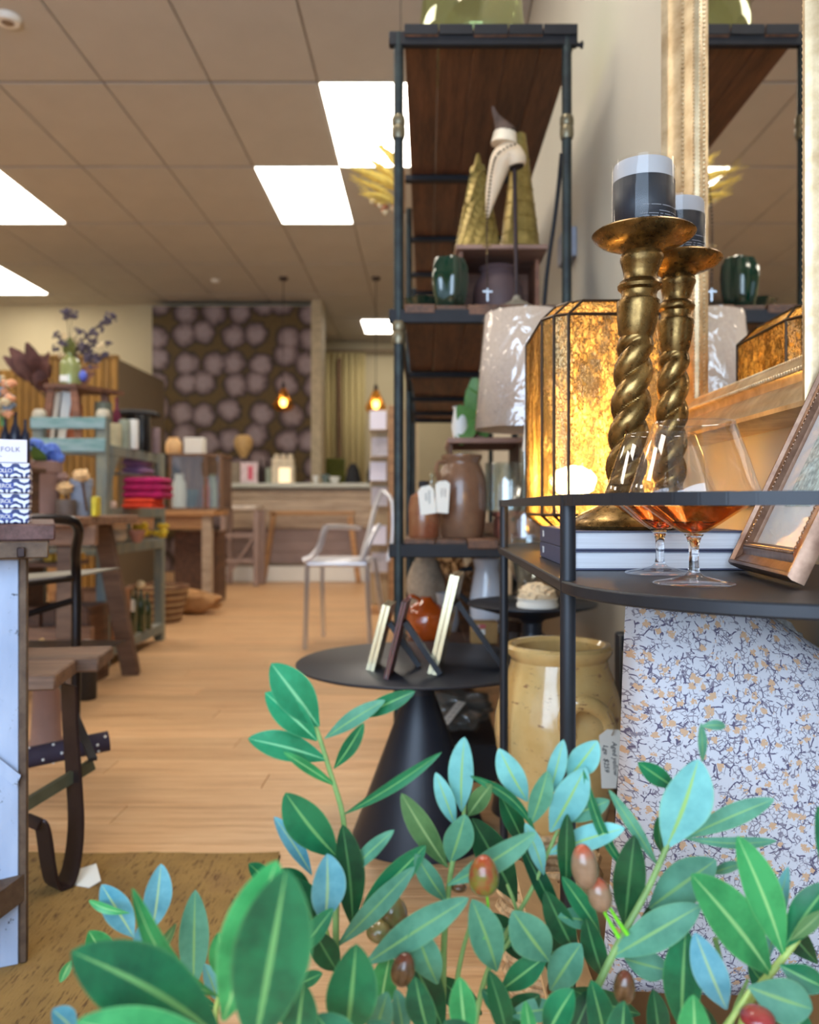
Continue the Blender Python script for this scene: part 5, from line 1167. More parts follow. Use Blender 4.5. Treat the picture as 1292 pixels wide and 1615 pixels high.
# fabrics
def fold_stack(name, x0, y0, x1, y1, d, mat, lab, n=4, zb=None, cat='fabric'):
    a, b_ = P(x0, y1, d), P(x1, y0, d); z0 = a.z if zb is None else zb; h = (b_.z-z0)/n; t_ = thing(name, ((a.x+b_.x)/2, d, z0), lab, cat)
    for k in range(n): B('fold', (a.x+random.uniform(0, .01), d, z0+k*h), (b_.x-random.uniform(0, .01), d+.22, z0+(k+1)*h-.0005), mat, t_, min(h*.45, .02), )
    return t_
fold_stack('magenta_throw', 190, 752, 255, 786, 4.15, M('magenta_wool', (176, 24, 92), .9, 0, .3, 26, .3), 'folded magenta wool throw on the second shelf of the painted rack', 3)
fold_stack('orange_throw', 190, 786, 240, 806, 4.1, M('hot_orange_wool', (228, 70, 38), .9, 0, .15, 26, .3), 'folded hot orange throw below the magenta one', 2, zb=.7455)
fold_stack('purple_pouch', 189, 722, 225, 748, 4.4, M('lilac_purple_felt', (134, 100, 142), .9), 'lilac purple fabric pouches above the magenta throw', 2)
B('riser_shelf', (P(186, 0, 4.3).x, 4.14, P(0, 750, 4.3).z), (BKX1-.02, 4.6, P(0, 747, 4.3).z), m_gwood); tag(bpy.data.objects['riser_shelf'], 'thin grey board shelf between purple pouches and magenta throw', 'shelf')
pot('wooden_peg', 246, 762, 806, 7, 4.35, CYL, m_oak, 'thin upright timber peg right of the orange throw', 'peg', zb=.7455)
pot('white_figurine', 178, 790, 813, 12, 4.0, JAR, M('blush_porcelain', (214, 186, 170), .4), 'small blush porcelain figurine left of the orange throw', 'figurine', zb=.7455)
m_lem = M('lemon_yellow_flower', (216, 186, 44), .8, 0, .2, 40)
yf = thing('yellow_flowers', P(232, 845, 4.5), 'heap of lemon yellow dried flowers on the third shelf of the painted rack', 'flowers')
for i in range(24): MB().ball(P(random.uniform(208, 262), random.uniform(826, 846), random.uniform(4.3, 4.6)), .022, 1, (1, 1, .7), jit=.4).build('flower_head', m_lem, yf)
for k in range(4): pot('stacked_bowl', 184, 826, 838, 34, 4.12, BOWL, M('off_white_bowl_glaze', (206, 196, 184), .4), 'off white bowl in the stack on the third shelf, %s' % ['topmost', 'second from top', 'third from top', 'lowest'][k], 'bowl', 'stacked off white bowls', zb=.5755+.0255*(3-k)).scale.z = .42
pot('pink_brown_dish', 216, 836, 851, 26, 4.15, BOWL, M('pink_brown_clay', (168, 120, 108), .6), 'pink brown clay dish beside the bowl stack', 'dish', zb=.5755)
# bottom shelf
cr_ = crate(-1.75, -1.484, 3.958, .26, .1005, .25, M('orange_brown_slat', (150, 102, 70), .7, 0, .2, 10), 'orange brown slatted crate on the bottom shelf of the painted rack', 2)
for k in range(3): B('end_slat', (-1.4838, 3.965+.085*k, .112), (-1.476, 4.043+.085*k, .345), M('orange_brown_slat', (150, 102, 70)), cr_, .002)
gl_ = M('olive_green_bottle_glass', (44, 62, 24), .12, 0, .2, 10, coat=1)
for k, (x, d, yt) in enumerate(((207, 4.3, 930), (222, 4.4, 925), (232, 4.5, 935), (214, 4.55, 926))):
    b0 = pot('olive_bottle', x, yt, 998, 15, d, BOT, gl_, 'olive green glass bottle on the bottom shelf, %s' % ['leftmost', 'third from left with a pale cork', 'rightmost', 'second from left standing at the back'][k], 'bottle', 'olive green bottles', zb=.1005)
tag(MB().ball(P(222, 922, 4.4), .022, 2, jit=.3).build('bottle_cork', m_crm), 'pale round cork stopper on an olive green bottle', 'cork')
c_ = P(209, 952, 4.24); tag(MB().box(c_+Vector((-.03, 0, -.04)), c_+Vector((.01, .002, .02)), .0005).build('hanging_label', m_paper), 'cream hanging label on the leftmost olive bottle', 'label')
c_ = P(206, 985, 4.62); c_.z = .1005
tag(MB().lathe([(0, 0), (.03, 0), (.032, .08), (0, .085)], c_, 16).build('red_tin', M('brick_red_tin', (150, 52, 40), .5)), 'brick red tin between the crate and the olive bottles', 'tin')
sc_ = MB()
rows_ = []
for i in range(9):
    f = i/8; rows_.append([sc_.bm.verts.new(P(168+22*f*(.2+.8*k/6)+4*math.sin(k*1.9), 878+k*13, 4.15+.02*math.sin(k*2+i))) for k in range(7)])
for i in range(8):
    for k in range(6): sc_.bm.faces.new((rows_[i][k], rows_[i+1][k], rows_[i+1][k+1], rows_[i][k+1]))
def scarfmat():
    m, nt, b = nodes_of('green_yellow_scarf'); g = N(nt, 'ShaderNodeTexGradient'); 
    n = noise_tex(nt, coords(nt, (9, 1, 3)), 1.5, 2)
    L(nt, ramp(nt, n.outputs[0], [(.4, lin((88, 120, 84))), (.5, lin((206, 176, 60))), (.6, lin((122, 100, 40)))]), b.inputs['Base Color']); b.inputs['Roughness'].default_value = .8; return m
o = sc_.build('hanging_scarf', scarfmat(), solid=.004); tag(o, 'green and yellow scarf hanging below the third shelf of the painted rack', 'scarf')
# basket and brown heap further back
wb = thing('wicker_basket', P(255, 975, 5.6), 'round striped wicker basket on the floor behind the painted rack', 'basket')
c_ = P(250, 975, 5.55); c_.z = 0
for k in range(11):
    r_ = .14+.05*k/10; pts = [(c_.x+r_*math.cos(R(20*i)), c_.y+r_*math.sin(R(20*i)), .012+k*.0215) for i in range(19)]
    MB().tube(pts, .0115, 6, cap=False).build('wicker_coil', M('pale_wicker', (176, 146, 106), .8) if k % 2 else M('brown_wicker', (120, 84, 60), .8), wb)
MB().lathe([(0, 0), (.135, 0), (.18, .2), (0, .17)], (c_.x, c_.y, .004), 20).build('lining', M('brown_wicker', (120, 84, 60)), wb)
pb = MB(); pts = [P(x, y, 6.0) for x, y in ((276, 950), (300, 905), (322, 915), (333, 945))]
for p_ in pts: p_.z = max(.03, p_.z)
tag(MB().ball((P(300, 950, 5.9).x, 5.95, .085), .17, 3, (1.1, .8, .5), jit=.4).build('paper_parcel', M('brown_paper', (166, 122, 78), .9)), 'heap of brown packing paper on the floor under the long oak table', 'parcel')

# dark bottles, orange flowers at the left edge
for k, (x, yt, w_) in enumerate(((8, 660, 15), (24, 650, 17), (40, 662, 14))):
    pot('navy_bottle', x, yt, 730, w_, 3.0, BOT, m_navy, 'navy blue bottle standing at the left edge, %s of three' % ['leftmost', 'middle and tallest', 'rightmost'][k], 'bottle', 'navy bottles at the left edge', zb=.8905)
ns = thing('bottle_shelf', (-1.6, 3.0, 0), 'narrow dark display shelf carrying the navy bottles at the left edge', 'shelf')
B('shelf_board', (-2.0, 2.93, .872), (P(47, 0, 2.93).x, 3.06, .89), m_dwood, ns, .002); B('upright', (-1.96, 2.95, T1), (-1.94, 3.04, .872), m_dwood, ns, .001); B('upright', (P(45, 0, 2.93).x-.03, 2.95, T1), (P(45, 0, 2.93).x-.012, 3.04, .872), m_dwood, ns, .001)
B('back_prop', (-2.0, 3.045, T1+.0005), (-1.95, 3.06, .872), m_dwood, ns, .001)
of = thing('orange_flower_bunch', P(5, 660, 2.7), 'bunch of pale orange and grey flowers at the left edge above the blue books', 'flowers')
for i in range(26):
    p_ = P(random.uniform(-14, 20), random.uniform(592, 655), 2.98+random.uniform(-.05, .05)); MB().ball(p_, .018, 2, (1, 1, .8), jit=.6).build('bloom', [M('apricot_bloom', (226, 160, 120), .9), m_crm, M('dusty_blue_bloom', (140, 156, 172), .9)][i % 3], of)
MB().tube([P(4, 672, 3.0), P(2, 630, 2.99)], .008, 6).build('stem', m_leafp, of)

# ================================================================== FAR LEFT SCREEN
m_gslat = wood('golden_brown_slat', (150, 110, 40), (96, 66, 24), 2, .5)
fs = thing('slatted_cabinet', (-3.3, 7.9, 0), 'tall golden brown slatted cabinet with a plain grey brown side below the cream wall', 'cabinet')
CX1 = P(185, 0, 7.5).x; ctop = P(0, 565, 7.5).z
for k in range(22): B('slat', (CX1-.065*(k+1)+.004, 7.5, .01), (CX1-.065*k-.004, 7.53, ctop-.004-.10*(k > 12)), m_gslat, fs, .003)
B('side_panel', (CX1-.03, 7.531, 0), (CX1, 8.85, ctop), M('grey_brown_panel', (112, 98, 78), .8, 0, .04), fs, .003)
B('carcass', (CX1-1.43, 7.531, 0), (CX1-.031, 8.8, ctop-.10), m_dwood, fs, .003); B('top_trim', (CX1-.85, 7.49, ctop-.003), (CX1+.0, 7.56, ctop+.03), m_gslat, fs, .003)

# ================================================================== LONG OAK TABLE, GLAZED CASE, STOOL
lt_ = thing('oak_table', (-2.0, 6.4, 0), 'long honey oak table with a glazed display case on it, beyond the painted rack', 'table')
tx1 = P(355, 0, 6.55).x; tzt = P(0, 805, 6.3).z
for k in range(3): B('tabletop_plank', (-2.9, 6.2+.16*k, tzt-.04), (tx1, 6.356+.16*k, tzt), m_oak, lt_, .004)
B('apron', (-2.8, 6.26, tzt-.14), (tx1-.03, 6.29, tzt-.041), m_oak, lt_, .003)
for xx in (-2.8, tx1-.10):
    for yy in ((6.24, 6.56) if xx < -2 else (6.24,)): B('leg', (xx, yy, 0), (xx+.07, yy+.07, tzt-.041), m_pale if xx > -2 else m_oak, lt_, .004)
gc = thing('display_case', (-1.75, 6.4, tzt), 'small brown framed glazed display case on the long oak table', 'display case')
cx0, cx1_ = P(266, 0, 6.25).x, P(350, 0, 6.25).x; cz = P(0, 715, 6.25).z
m_cfr = wood('mid_brown_frame', (134, 100, 74), (94, 66, 48), 2, .6)
xs_ = [cx0, cx0+(cx1_-cx0)*.66, cx1_-.02]
for yy in (6.25, 6.55):
    for xx in (xs_ if yy < 6.3 else (cx0, cx1_-.02)): B('frame_post', (xx, yy, tzt), (xx+.02, yy+.02, cz-.02), m_cfr, gc, .002)
    for zz in (tzt+.0005, cz-.02): B('frame_rail', (cx0-.005, yy, zz), (cx1_+.005, yy+.02, zz+.02), m_cfr, gc, .002)
for xx in (cx0, cx1_-.02):
    for zz in (tzt+.0005, cz-.02): B('frame_rail', (xx, 6.27, zz), (xx+.02, 6.55, zz+.02), m_cfr, gc, .002)
B('glass_pane', (cx0+.02, 6.258, tzt+.02), (cx1_-.02, 6.262, cz-.02), glass('case_glass', (.95, .98, .97), .5, .03, .04), gc, 0); B('back_pane', (cx0+.02, 6.556, tzt+.02), (cx1_-.02, 6.56, cz-.02), m_cfr, gc, 0)
for k, (x, yt, w_, mt, pr_, lb) in enumerate(((283, 748, 22, m_white, JAR, 'white curled ceramic shape inside the glazed case'), (300, 772, 26, M('teal_grey_glaze', (104, 118, 116), .4), BOWL, 'teal grey bowl inside the glazed case'), (325, 755, 10, M('coral_red_glaze', (196, 84, 58), .4), JAR, 'coral red bud vase inside the glazed case'), (335, 748, 14, M('sage_grey_cup', (150, 158, 142)), JAR, 'sage grey vase inside the glazed case at the right'))):
    pot('case_item', x, yt, 800, w_, (6.34, 6.44, 6.36, 6.42)[k], pr_, mt, lb, 'ceramic', zb=tzt+.0005).name = ['curled_ceramic', 'teal_bowl', 'bud_vase', 'sage_vase'][k]
cube('white_box', 290, 690, 319, 715, 6.3, .12, m_white, 'plain white carton on top of the glazed display case', 'box', zb=cz+.0005); pot('peach_lamp', 274, 690, 715, 26, 6.35, JAR, M('peach_dried_flower', (222, 182, 132)), 'peach ornament on the glazed case left of the white carton', 'ornament', zb=cz+.0005)
pot('mauve_vase', 274, 778, 804, 16, 6.2, JAR, m_terra, 'dusty mauve vase at the left of the glazed case foot', 'vase', zb=tzt+.0005) if False else None
cube('storage_chest', 275, 838, 342, 900, 6.6, .3, m_dwood, 'dark storage chest beneath the long oak table', 'chest', zb=0)
# far stool
FS = 8.0
so = thing('bar_stool', P(378, 920, FS), 'mauve grey painted timber bar stool with a pale seat in front of the counter', 'stool')
m_mau = M('mauve_grey_paint', (150, 128, 122), .7, 0, .08, 9)
a, b_ = P(347, 800, FS), P(408, 800, FS); zt = P(0, 797, FS).z
B('seat', (P(351, 0, FS).x, FS-.02, zt-.045), (P(404, 0, FS).x, FS+.34, zt), M('pale_seat_paint', (206, 196, 186), .5), so, .01)
for xx in (a.x, b_.x-.05):
    for yy in (FS, FS+.28): B('leg', (xx, yy, 0), (xx+.05, yy+.04, zt-.046), m_mau, so, .004)
for py in (845, 885): B('rung', (a.x+.051, FS+.005, P(0, py, FS).z-.02), (b_.x-.051, FS+.035, P(0, py, FS).z+.02), m_mau, so, .003)
MB().bar((a.x+.06, FS+.02, .08), (b_.x-.06, FS+.02, P(0, 850, FS).z), .02, .04, up=(0, 1, 0)).build('diagonal_brace', m_mau, so)

# ================================================================== COUNTER
CT = 8.5; cl, cr2 = P(357, 0, CT).x, P(590, 0, CT).x; ctz = P(0, 762, CT).z
cn = thing('service_counter', ((cl+cr2)/2, CT+.3, 0), 'timber clad shop counter with a pale grey top and white plinth', 'counter')
B('worktop', (cl-.03, CT-.05, ctz-.045), (cr2+.12, CT+.65, ctz), M('pale_grey_worktop', (190, 192, 182), .5, 0, .04), cn, .004)
zs = [P(0, y, CT).z for y in (773, 786, 808, 834)]
for k in range(3): B('cladding_board', (cl, CT, zs[k+1]+.003), (cr2, CT+.03, zs[k]-.003), m_pale, cn, .004)
for k in range(3):
    z1_ = zs[3]-.003-k*.115; B('lower_board', (cl+.03, CT+.02, z1_-.112), (cr2, CT+.04, z1_), M('mauve_taupe_board', (142, 122, 118), .7, 0, .1, 5), cn, .003)
B('plinth', (cl, CT-.03, .0), (cr2, CT+.018, P(0, 893, CT).z), m_white, cn, .004); B('carcass', (cl+.03, CT+.045, 0), (cr2-.01, CT+.6, ctz-.05), m_pale, cn, .002)
for (x0, y0, x1, y1) in ((432, 808, 415, 918), (552, 815, 566, 918)): MB().bar(P(x0, y0, CT-.10), Vector((P(x1, y1, CT-.1).x, CT-.1, .0)), .05, .05, up=(0, 1, 0), bev=.004).build('splayed_leg', m_oak, cn)
B('bracket', (P(423, 0, CT-.1).x, CT-.13, P(0, 812, 8.4).z), (P(440, 0, 8.4).x, CT-.001, P(0, 803, 8.4).z), m_oak, cn, .004) if False else None
B('leg_rail', (P(425, 0, CT-.1).x, CT-.125, P(0, 812, 8.4).z), (P(560, 0, 8.4).x, CT-.075, P(0, 806, 8.4).z), m_oak, cn, .003)
for x, y in ((488, 852), (517, 851)): MB().lathe([(0, 0), (.03, 0), (.026, .02), (0, .022)], (0, 0, 0), 16).rot((0, 0, 0), 'X', R(90)).build('round_knob', m_ink, cn).location = Vector((P(x, y, CT).x, CT+.02, P(x, y, CT).z))-ORG[cn.name]
zc = ctz+.0005
pot('carved_bust', 384, 686, 722, 30, CT+.35, [(0, 0), (.3, 0), (.9, .45), (1, .75), (.7, .97), (.4, 1), (0, 1)], M('pale_tan_wood_carving', (196, 160, 104), .6), 'pale tan carved necklace bust on the counter before the wallpaper', 'bust').location.z += 0
MB().tube([(P(384, 0, CT+.35).x, CT+.35, zc), (P(384, 0, CT+.35).x, CT+.35, P(0, 724, CT+.35).z)], .012, 8).build('bust_stand', m_iron); tag(bpy.data.objects['bust_stand'], 'thin dark stand under the pale tan carved bust', 'stand')
t_ = cube('pink_sign', 379, 729, 406, 760, CT+.1, .02, M('pink_white_sign', (220, 198, 202), .6), 'white sign with pink lettering blocks on the counter', 'sign', zb=zc)
B('pink_print', (P(391, 0, CT+.1).x, CT+.098, P(0, 757, CT+.1).z), (P(399, 0, CT+.1).x, CT+.0995, P(0, 735, CT+.1).z), M('pink_red_print', (214, 96, 116), .6), None, 0); o = bpy.data.objects['pink_print']; o.parent = t_; o.location = o.location-t_.location
cube('taupe_folder', 364, 729, 378, 760, CT+.12, .05, M('taupe_board', (142, 128, 110), .7), 'taupe folder standing left of the pink sign', 'folder', zb=zc)
for k, (x, yt, w_, mt, pr_, nm_, lb) in enumerate(((412, 725, 8, m_iron, BOT, 'dark_candle_holder', 'slim dark candle holder right of the pink sign'), (420, 715, 6, m_iron, BOT, 'thin_dark_bottle', 'thin dark bottle between sign and white lantern house'), (423, 738, 9, M('sage_grey_cup', (150, 158, 142)), CYL, 'sage_canister', 'small sage canister left of the white lantern house'),
    (498, 750, 10, m_white, BOWL, 'white_saucer', 'tiny white dish on the counter in front of the green chair'), (513, 748, 14, M('teal_grey_glaze', (104, 118, 116)), BOWL, 'grey_green_dish', 'grey green dish on the counter before the green chair'), (528, 752, 18, m_white, BOWL, 'low_white_dish', 'low white dish on the right part of the counter'))):
    pot(nm_, x, yt, 762, w_, CT+.2, pr_, mt, lb, 'tableware', zb=zc)
hl = thing('lantern_house', P(448, 762, CT+.2), 'cream house shaped lantern box on the counter', 'lantern')
m_hl = M('cream_painted_tin', (220, 204, 176), .5); xx0, xx1 = P(428, 0, CT+.2).x, P(463, 0, CT+.2).x
B('house_body', (xx0, CT+.2, zc), (xx1, CT+.34, P(0, 732, CT+.2).z), m_hl, hl, .004); B('gable', (xx0, CT+.2, P(0, 732, CT+.2).z+.0005), (P(462, 0, CT+.2).x, CT+.34, P(0, 722, CT+.2).z), m_hl, hl, .01)
for k in range(3): B('crenel', (xx0+.03+.07*k, CT+.2, P(0, 722, CT+.2).z), (xx0+.07+.07*k, CT+.3, P(0, 716, CT+.2).z), m_hl, hl, .004)
B('lit_window', (P(440, 0, CT+.2).x, CT+.195, zc+.01), (P(458, 0, CT+.2).x, CT+.1995, P(0, 738, CT+.2).z), emis('warm_window_glow', (255, 232, 190), .8), hl, 0)

# back corner: curtain, chairs
m_cur = M('straw_linen_curtain', (196, 180, 132), .9, 0, .1, 4, 0, (1, 1, .1)); cu = thing('curtain', (-1.0, 12.2, 0), 'pleated straw linen curtain in the far recess beside the wallpaper', 'curtain')
mb = MB(); xa, xb = P(500, 0, 12.2).x, P(576, 0, 12.2).x; nn = 80; ra = []
for i in range(nn+1):
    f = i/nn; x = xa+(xb-xa)*f; yy = 12.2+.035*math.sin(f*2*math.pi*8); ra.append([mb.bm.verts.new((x, yy, .02)), mb.bm.verts.new((x, yy, P(0, 556, 12.2).z))])
for i in range(nn): mb.bm.faces.new((ra[i][0], ra[i+1][0], ra[i+1][1], ra[i][1]))
mb.build('curtain_cloth', m_cur, cu, solid=.01); MB().tube([(xa-.1, 12.2, P(0, 553, 12.2).z), (xb+.6, 12.2, P(0, 553, 12.2).z)], .02, 8).build('curtain_rod', m_grid, cu)
MB().plate([(xa+.3, 12.14, .4), (xa+.36, 12.14, .4), (xa+.36, 12.14, 2.9), (xa+.3, 12.14, 2.9)], (0, -1, 0), .01).build('brown_trim_band', M('brown_band', (120, 92, 70), .9), cu) 
def chair_back(x0, x1, y0, d, mat, lab, nm):
    t_ = thing(nm, (P((x0+x1)/2, 0, d).x, d, 0), lab, 'chair'); xa, xb = P(x0, 0, d).x, P(x1, 0, d).x; zt = P(0, y0, d).z
    B('backrest', (xa, d+.36, .5), (xb, d+.40, zt), mat, t_, .015); B('seat', (xa, d, .44), (xb, d+.36, .49), mat, t_, .012)
    for xx in (xa+.01, xb-.04):
        for yy in (d+.01, d+.34): B('leg', (xx, yy, 0), (xx+.03, yy+.03, .44), m_ink, t_, .002)
chair_back(508, 540, 720, 10.2, M('olive_green_upholstery', (88, 92, 24), .8), 'olive green upholstered chair behind the counter', 'green_chair')
bh = thing('black_dome_shade', P(557, 762, CT+.4), 'black dome shaped object on the counter right of the green chair', 'ornament'); c_ = P(557, 0, CT+.4); c_.z = zc
MB().lathe([(0, 0), (.085, 0), (.083, .05), (.06, .16), (.03, .215), (0, .22)], c_, 24).build('dome', m_ink, bh)
c_ = P(588, 0, CT+.4); c_.z = zc
tag(MB().lathe([(0, 0), (.06, 0), (.06, .12), (.03, .2), (0, .21)], c_, 24).build('black_canister', m_ink), 'black canister at the right end of the counter beside the card display', 'canister')

# ================================================================== PENDANT LAMPS
m_amb = glass('amber_pendant_glass', (1, .66, .28), .7, .05, .15, (1, .8, .5))
for k, (x, y) in enumerate(((447, 632), (593, 635))):
    d = 8.9; c_ = P(x, y, d); t_ = thing('pendant_lamp', (c_.x, d, c_.z), ['amber glass pendant lamp hanging in front of the floral wallpaper', 'amber glass pendant lamp hanging in front of the straw curtain recess'][k], 'pendant lamp', 'amber pendant lamps')
    s_ = 17/F*d
    MB().lathe([(s_*.25, 1.15*s_), (s_*.35, .9*s_), (s_*.8, -.05*s_), (s_*1.0, -.5*s_), (s_*.8, -.85*s_), (s_*.3, -1.0*s_)], c_, 8, caps=False).build('glass_shade', m_amb, t_, smooth=False)
    MB().ball(c_+Vector((0, 0, -.02)), s_*.34, 2, (1, 1, 1.2)).build('bulb', emis('pendant_bulb', (255, 214, 140), 14), t_)
    MB().tube([(c_.x, d, c_.z+s_*1.15), (c_.x, d, ZC-.03)], .004, 6).build('cord', m_iron, t_); MB().lathe([(.04, 0), (.045, .02), (.045, .028)], (c_.x, d, ZC-.035), 16).build('ceiling_cup', m_iron, t_); MB().lathe([(.02, 0), (.02, .05), (.008, .07)], (c_.x, d, c_.z+s_*1.1), 12).build('lamp_cap', m_iron, t_)

# ================================================================== GREETING CARD STAND
cs = thing('card_stand', (P(605, 0, 6.0).x, 6.05, 0), 'tall pale timber greeting card stand beside the dark rack', 'card stand')
sx0, sx1 = P(583, 0, 6.0).x, P(626, 0, 6.0).x
B('back_board', (sx0, 6.06, .0), (sx1+.15, 6.10, P(0, 645, 6.0).z), wood('pale_pine', (214, 190, 150), (186, 158, 116), 2, .6), cs, .003); B('side_post', (sx1-.06, 5.96, 0), (sx1, 6.0595, P(0, 640, 6.0).z), m_oak, cs, .004)
B('foot', (sx0, 5.9, 0), (sx1-.061, 6.0595, .05), m_oak, cs, .003)
for k, py in enumerate((661, 703, 742, 782, 843, 886)):
    zb_ = P(0, py+16, 6.0).z; B('card_ledge', (sx0, 5.99, zb_-.012), (sx1-.062, 6.0595, zb_), m_pale, cs, .002)
    a, b_ = P(583+(k % 2)*2, 0, 5.99), P(609+(k % 2)*2, 0, 5.99)
    tag(MB().plate([(a.x, 6.02, zb_+.001), (b_.x, 6.02, zb_+.001), (b_.x, 6.045, zb_+.135), (a.x, 6.045, zb_+.135)], (0, -1, .1), .004).build('greeting_card', [M('lilac_white_card', (226, 222, 238)), M('dove_grey_card', (190, 184, 192), .8)][k % 2], smooth=False), 'pale greeting card on the card stand, %s row from the top' % ['first', 'second', 'third', 'fourth', 'fifth', 'sixth'][k], 'card', 'greeting cards on the stand')

# ================================================================== CLEAR ACRYLIC ARMCHAIR
gh = thing('acrylic_armchair', (-.5, 4.7, 0), 'transparent acrylic armchair standing on the timber floor in the aisle', 'chair')
m_ac = glass('clear_acrylic', (.86, .88, .96), .9, .4, .55, (.95, .96, 1))
def bend(pts, w_, t__): 
    mb = MB(); pp2 = smooth_path(pts, 5)
    mb.tube(pp2, w_, 8, flat=(1, t__)); return mb
d0 = 4.45
sxl, sxr = P(478, 0, d0).x, P(584, 0, d0).x; szt = P(0, 884, d0).z
mb = MB(); mb.box((sxl+.01, d0, szt-.035), (sxr-.01, d0+.42, szt), .012); mb.build('seat', m_ac, gh)
for xx, yy, sp in ((sxl+.02, d0+.02, -.012), (sxr-.02, d0+.02, .02), (sxl+.05, d0+.42, 0), (sxr, d0+.42, .06)): bend([(xx, yy, szt-.01), (xx+sp*.4, yy, .25), (xx+sp, yy+(.05 if yy > 4.6 else 0), 0.0)], .020, .7).build('leg', m_ac, gh)
ax = [P(x, y, d0) for x, y in ((478, 884), (492, 878), (504, 862), (510, 842), (514, 833))]
bend([ax[0], ax[1], ax[2], ax[3], ax[4]], .019, .9).build('arm_front', m_ac, gh)
bend([P(512, 831, d0), P(540, 831, d0+.1), P(566, 833, d0+.25)], .021, .6).build('arm_rest', m_ac, gh)
bend([(sxr-.04, d0+.02, szt), P(590, 840, d0+.05), P(598, 830, d0+.3)], .017, .9).build('arm_rest', m_ac, gh)
bk1 = [P(571, 880, d0+.42), P(582, 840, d0+.46), P(592, 800, d0+.50), P(603, 774, d0+.53)]
bend(bk1, .018, .8).build('back_frame', m_ac, gh); bend([P(603, 774, d0+.53), P(618, 790, d0+.50), P(620, 840, d0+.46), P(612, 885, d0+.42)], .016, .8).build('back_frame', m_ac, gh)

# ================================================================== OLIVE PLANT
def leafmat(name, c1, c2, vein, rough=.42):
    m, nt, b = nodes_of(name); tc = N(nt, 'ShaderNodeTexCoord'); sx = N(nt, 'ShaderNodeSeparateXYZ'); L(nt, tc.outputs['UV'], sx.inputs[0])
    n = noise_tex(nt, tc.outputs['Object'], 28, 5, .65); n2 = noise_tex(nt, tc.outputs['Object'], 260, 2)
    oi = N(nt, 'ShaderNodeObjectInfo')
    base = ramp(nt, n.outputs[0], [(.33, lin(c2)), (.62, lin(c1))])
    ab = N(nt, 'ShaderNodeMath', operation='ABSOLUTE'); sb = N(nt, 'ShaderNodeMath', operation='SUBTRACT'); sb.inputs[1].default_value = .5; L(nt, sx.outputs[0], sb.inputs[0]); L(nt, sb.outputs[0], ab.inputs[0])
    # rib narrows toward the tip
    tp = N(nt, 'ShaderNodeMath', operation='MULTIPLY_ADD'); tp.inputs[1].default_value = -.06; tp.inputs[2].default_value = .085; L(nt, sx.outputs[1], tp.inputs[0])
    lt2 = N(nt, 'ShaderNodeMapRange'); lt2.inputs['From Min'].default_value = 0; L(nt, tp.outputs[0], lt2.inputs['From Max']); lt2.inputs['To Min'].default_value = 1; lt2.inputs['To Max'].default_value = 0; L(nt, ab.outputs[0], lt2.inputs['Value'])
    vf = N(nt, 'ShaderNodeMapRange', interpolation_type='SMOOTHSTEP'); vf.inputs['To Max'].default_value = .9; vf.inputs['From Max'].default_value = .6; L(nt, lt2.outputs[0], vf.inputs['Value'])
    col = mix(nt, vf.outputs[0], base, lin(vein))
    rimf = N(nt, 'ShaderNodeMapRange'); rimf.inputs['From Min'].default_value = .45; rimf.inputs['From Max'].default_value = .5; rimf.inputs['To Max'].default_value = .3; L(nt, ab.outputs[0], rimf.inputs['Value'])
    col = mix(nt, rimf.outputs[0], col, lin(vein))
    hsv = N(nt, 'ShaderNodeHueSaturation'); mr = N(nt, 'ShaderNodeMapRange'); mr.inputs['To Min'].default_value = .88; mr.inputs['To Max'].default_value = 1.12
    L(nt, oi.outputs['Random'], mr.inputs['Value']); L(nt, mr.outputs[0], hsv.inputs['Value']); L(nt, col, hsv.inputs['Color'])
    L(nt, hsv.outputs[0], b.inputs['Base Color']); b.inputs['Roughness'].default_value = rough
    bump(nt, b, n2.outputs[0], .12, .0008)
    out = nt.nodes['Material Output']; tl = N(nt, 'ShaderNodeBsdfTranslucent'); L(nt, hsv.outputs[0], tl.inputs[0]); mx = N(nt, 'ShaderNodeMixShader'); mx.inputs[0].default_value = .14
    L(nt, b.outputs[0], mx.inputs[1]); L(nt, tl.outputs[0], mx.inputs[2]); L(nt, mx.outputs[0], out.inputs[0]); return m
LM = {'G': leafmat('dark_olive_leaf', (30, 122, 76), (16, 86, 56), (120, 180, 108)),
      'D': leafmat('deep_green_leaf', (24, 92, 52), (12, 60, 38), (84, 140, 84)),
      'B': leafmat('bright_green_leaf', (64, 162, 92), (34, 122, 66), (150, 206, 130)),
      'C': leafmat('emerald_leaf', (44, 158, 110), (26, 124, 80), (140, 214, 160)),
      'T': leafmat('pale_teal_underside', (124, 194, 190), (98, 164, 164), (150, 190, 100), .6),
      'S': leafmat('sky_blue_underside', (118, 184, 198), (72, 142, 164), (176, 208, 150), .6),
      'U': leafmat('grey_green_underside', (96, 158, 128), (68, 128, 102), (132, 176, 104), .6),
      'O': leafmat('olive_green_leaf', (88, 128, 74), (60, 98, 54), (140, 170, 110), .6)}
ROOT = Vector((.05, .52, 0))
op = thing('olive_plant', (-.0, .62, 0), 'artificial olive plant with green and pale blue leaves and ripening olives in the foreground', 'plant')
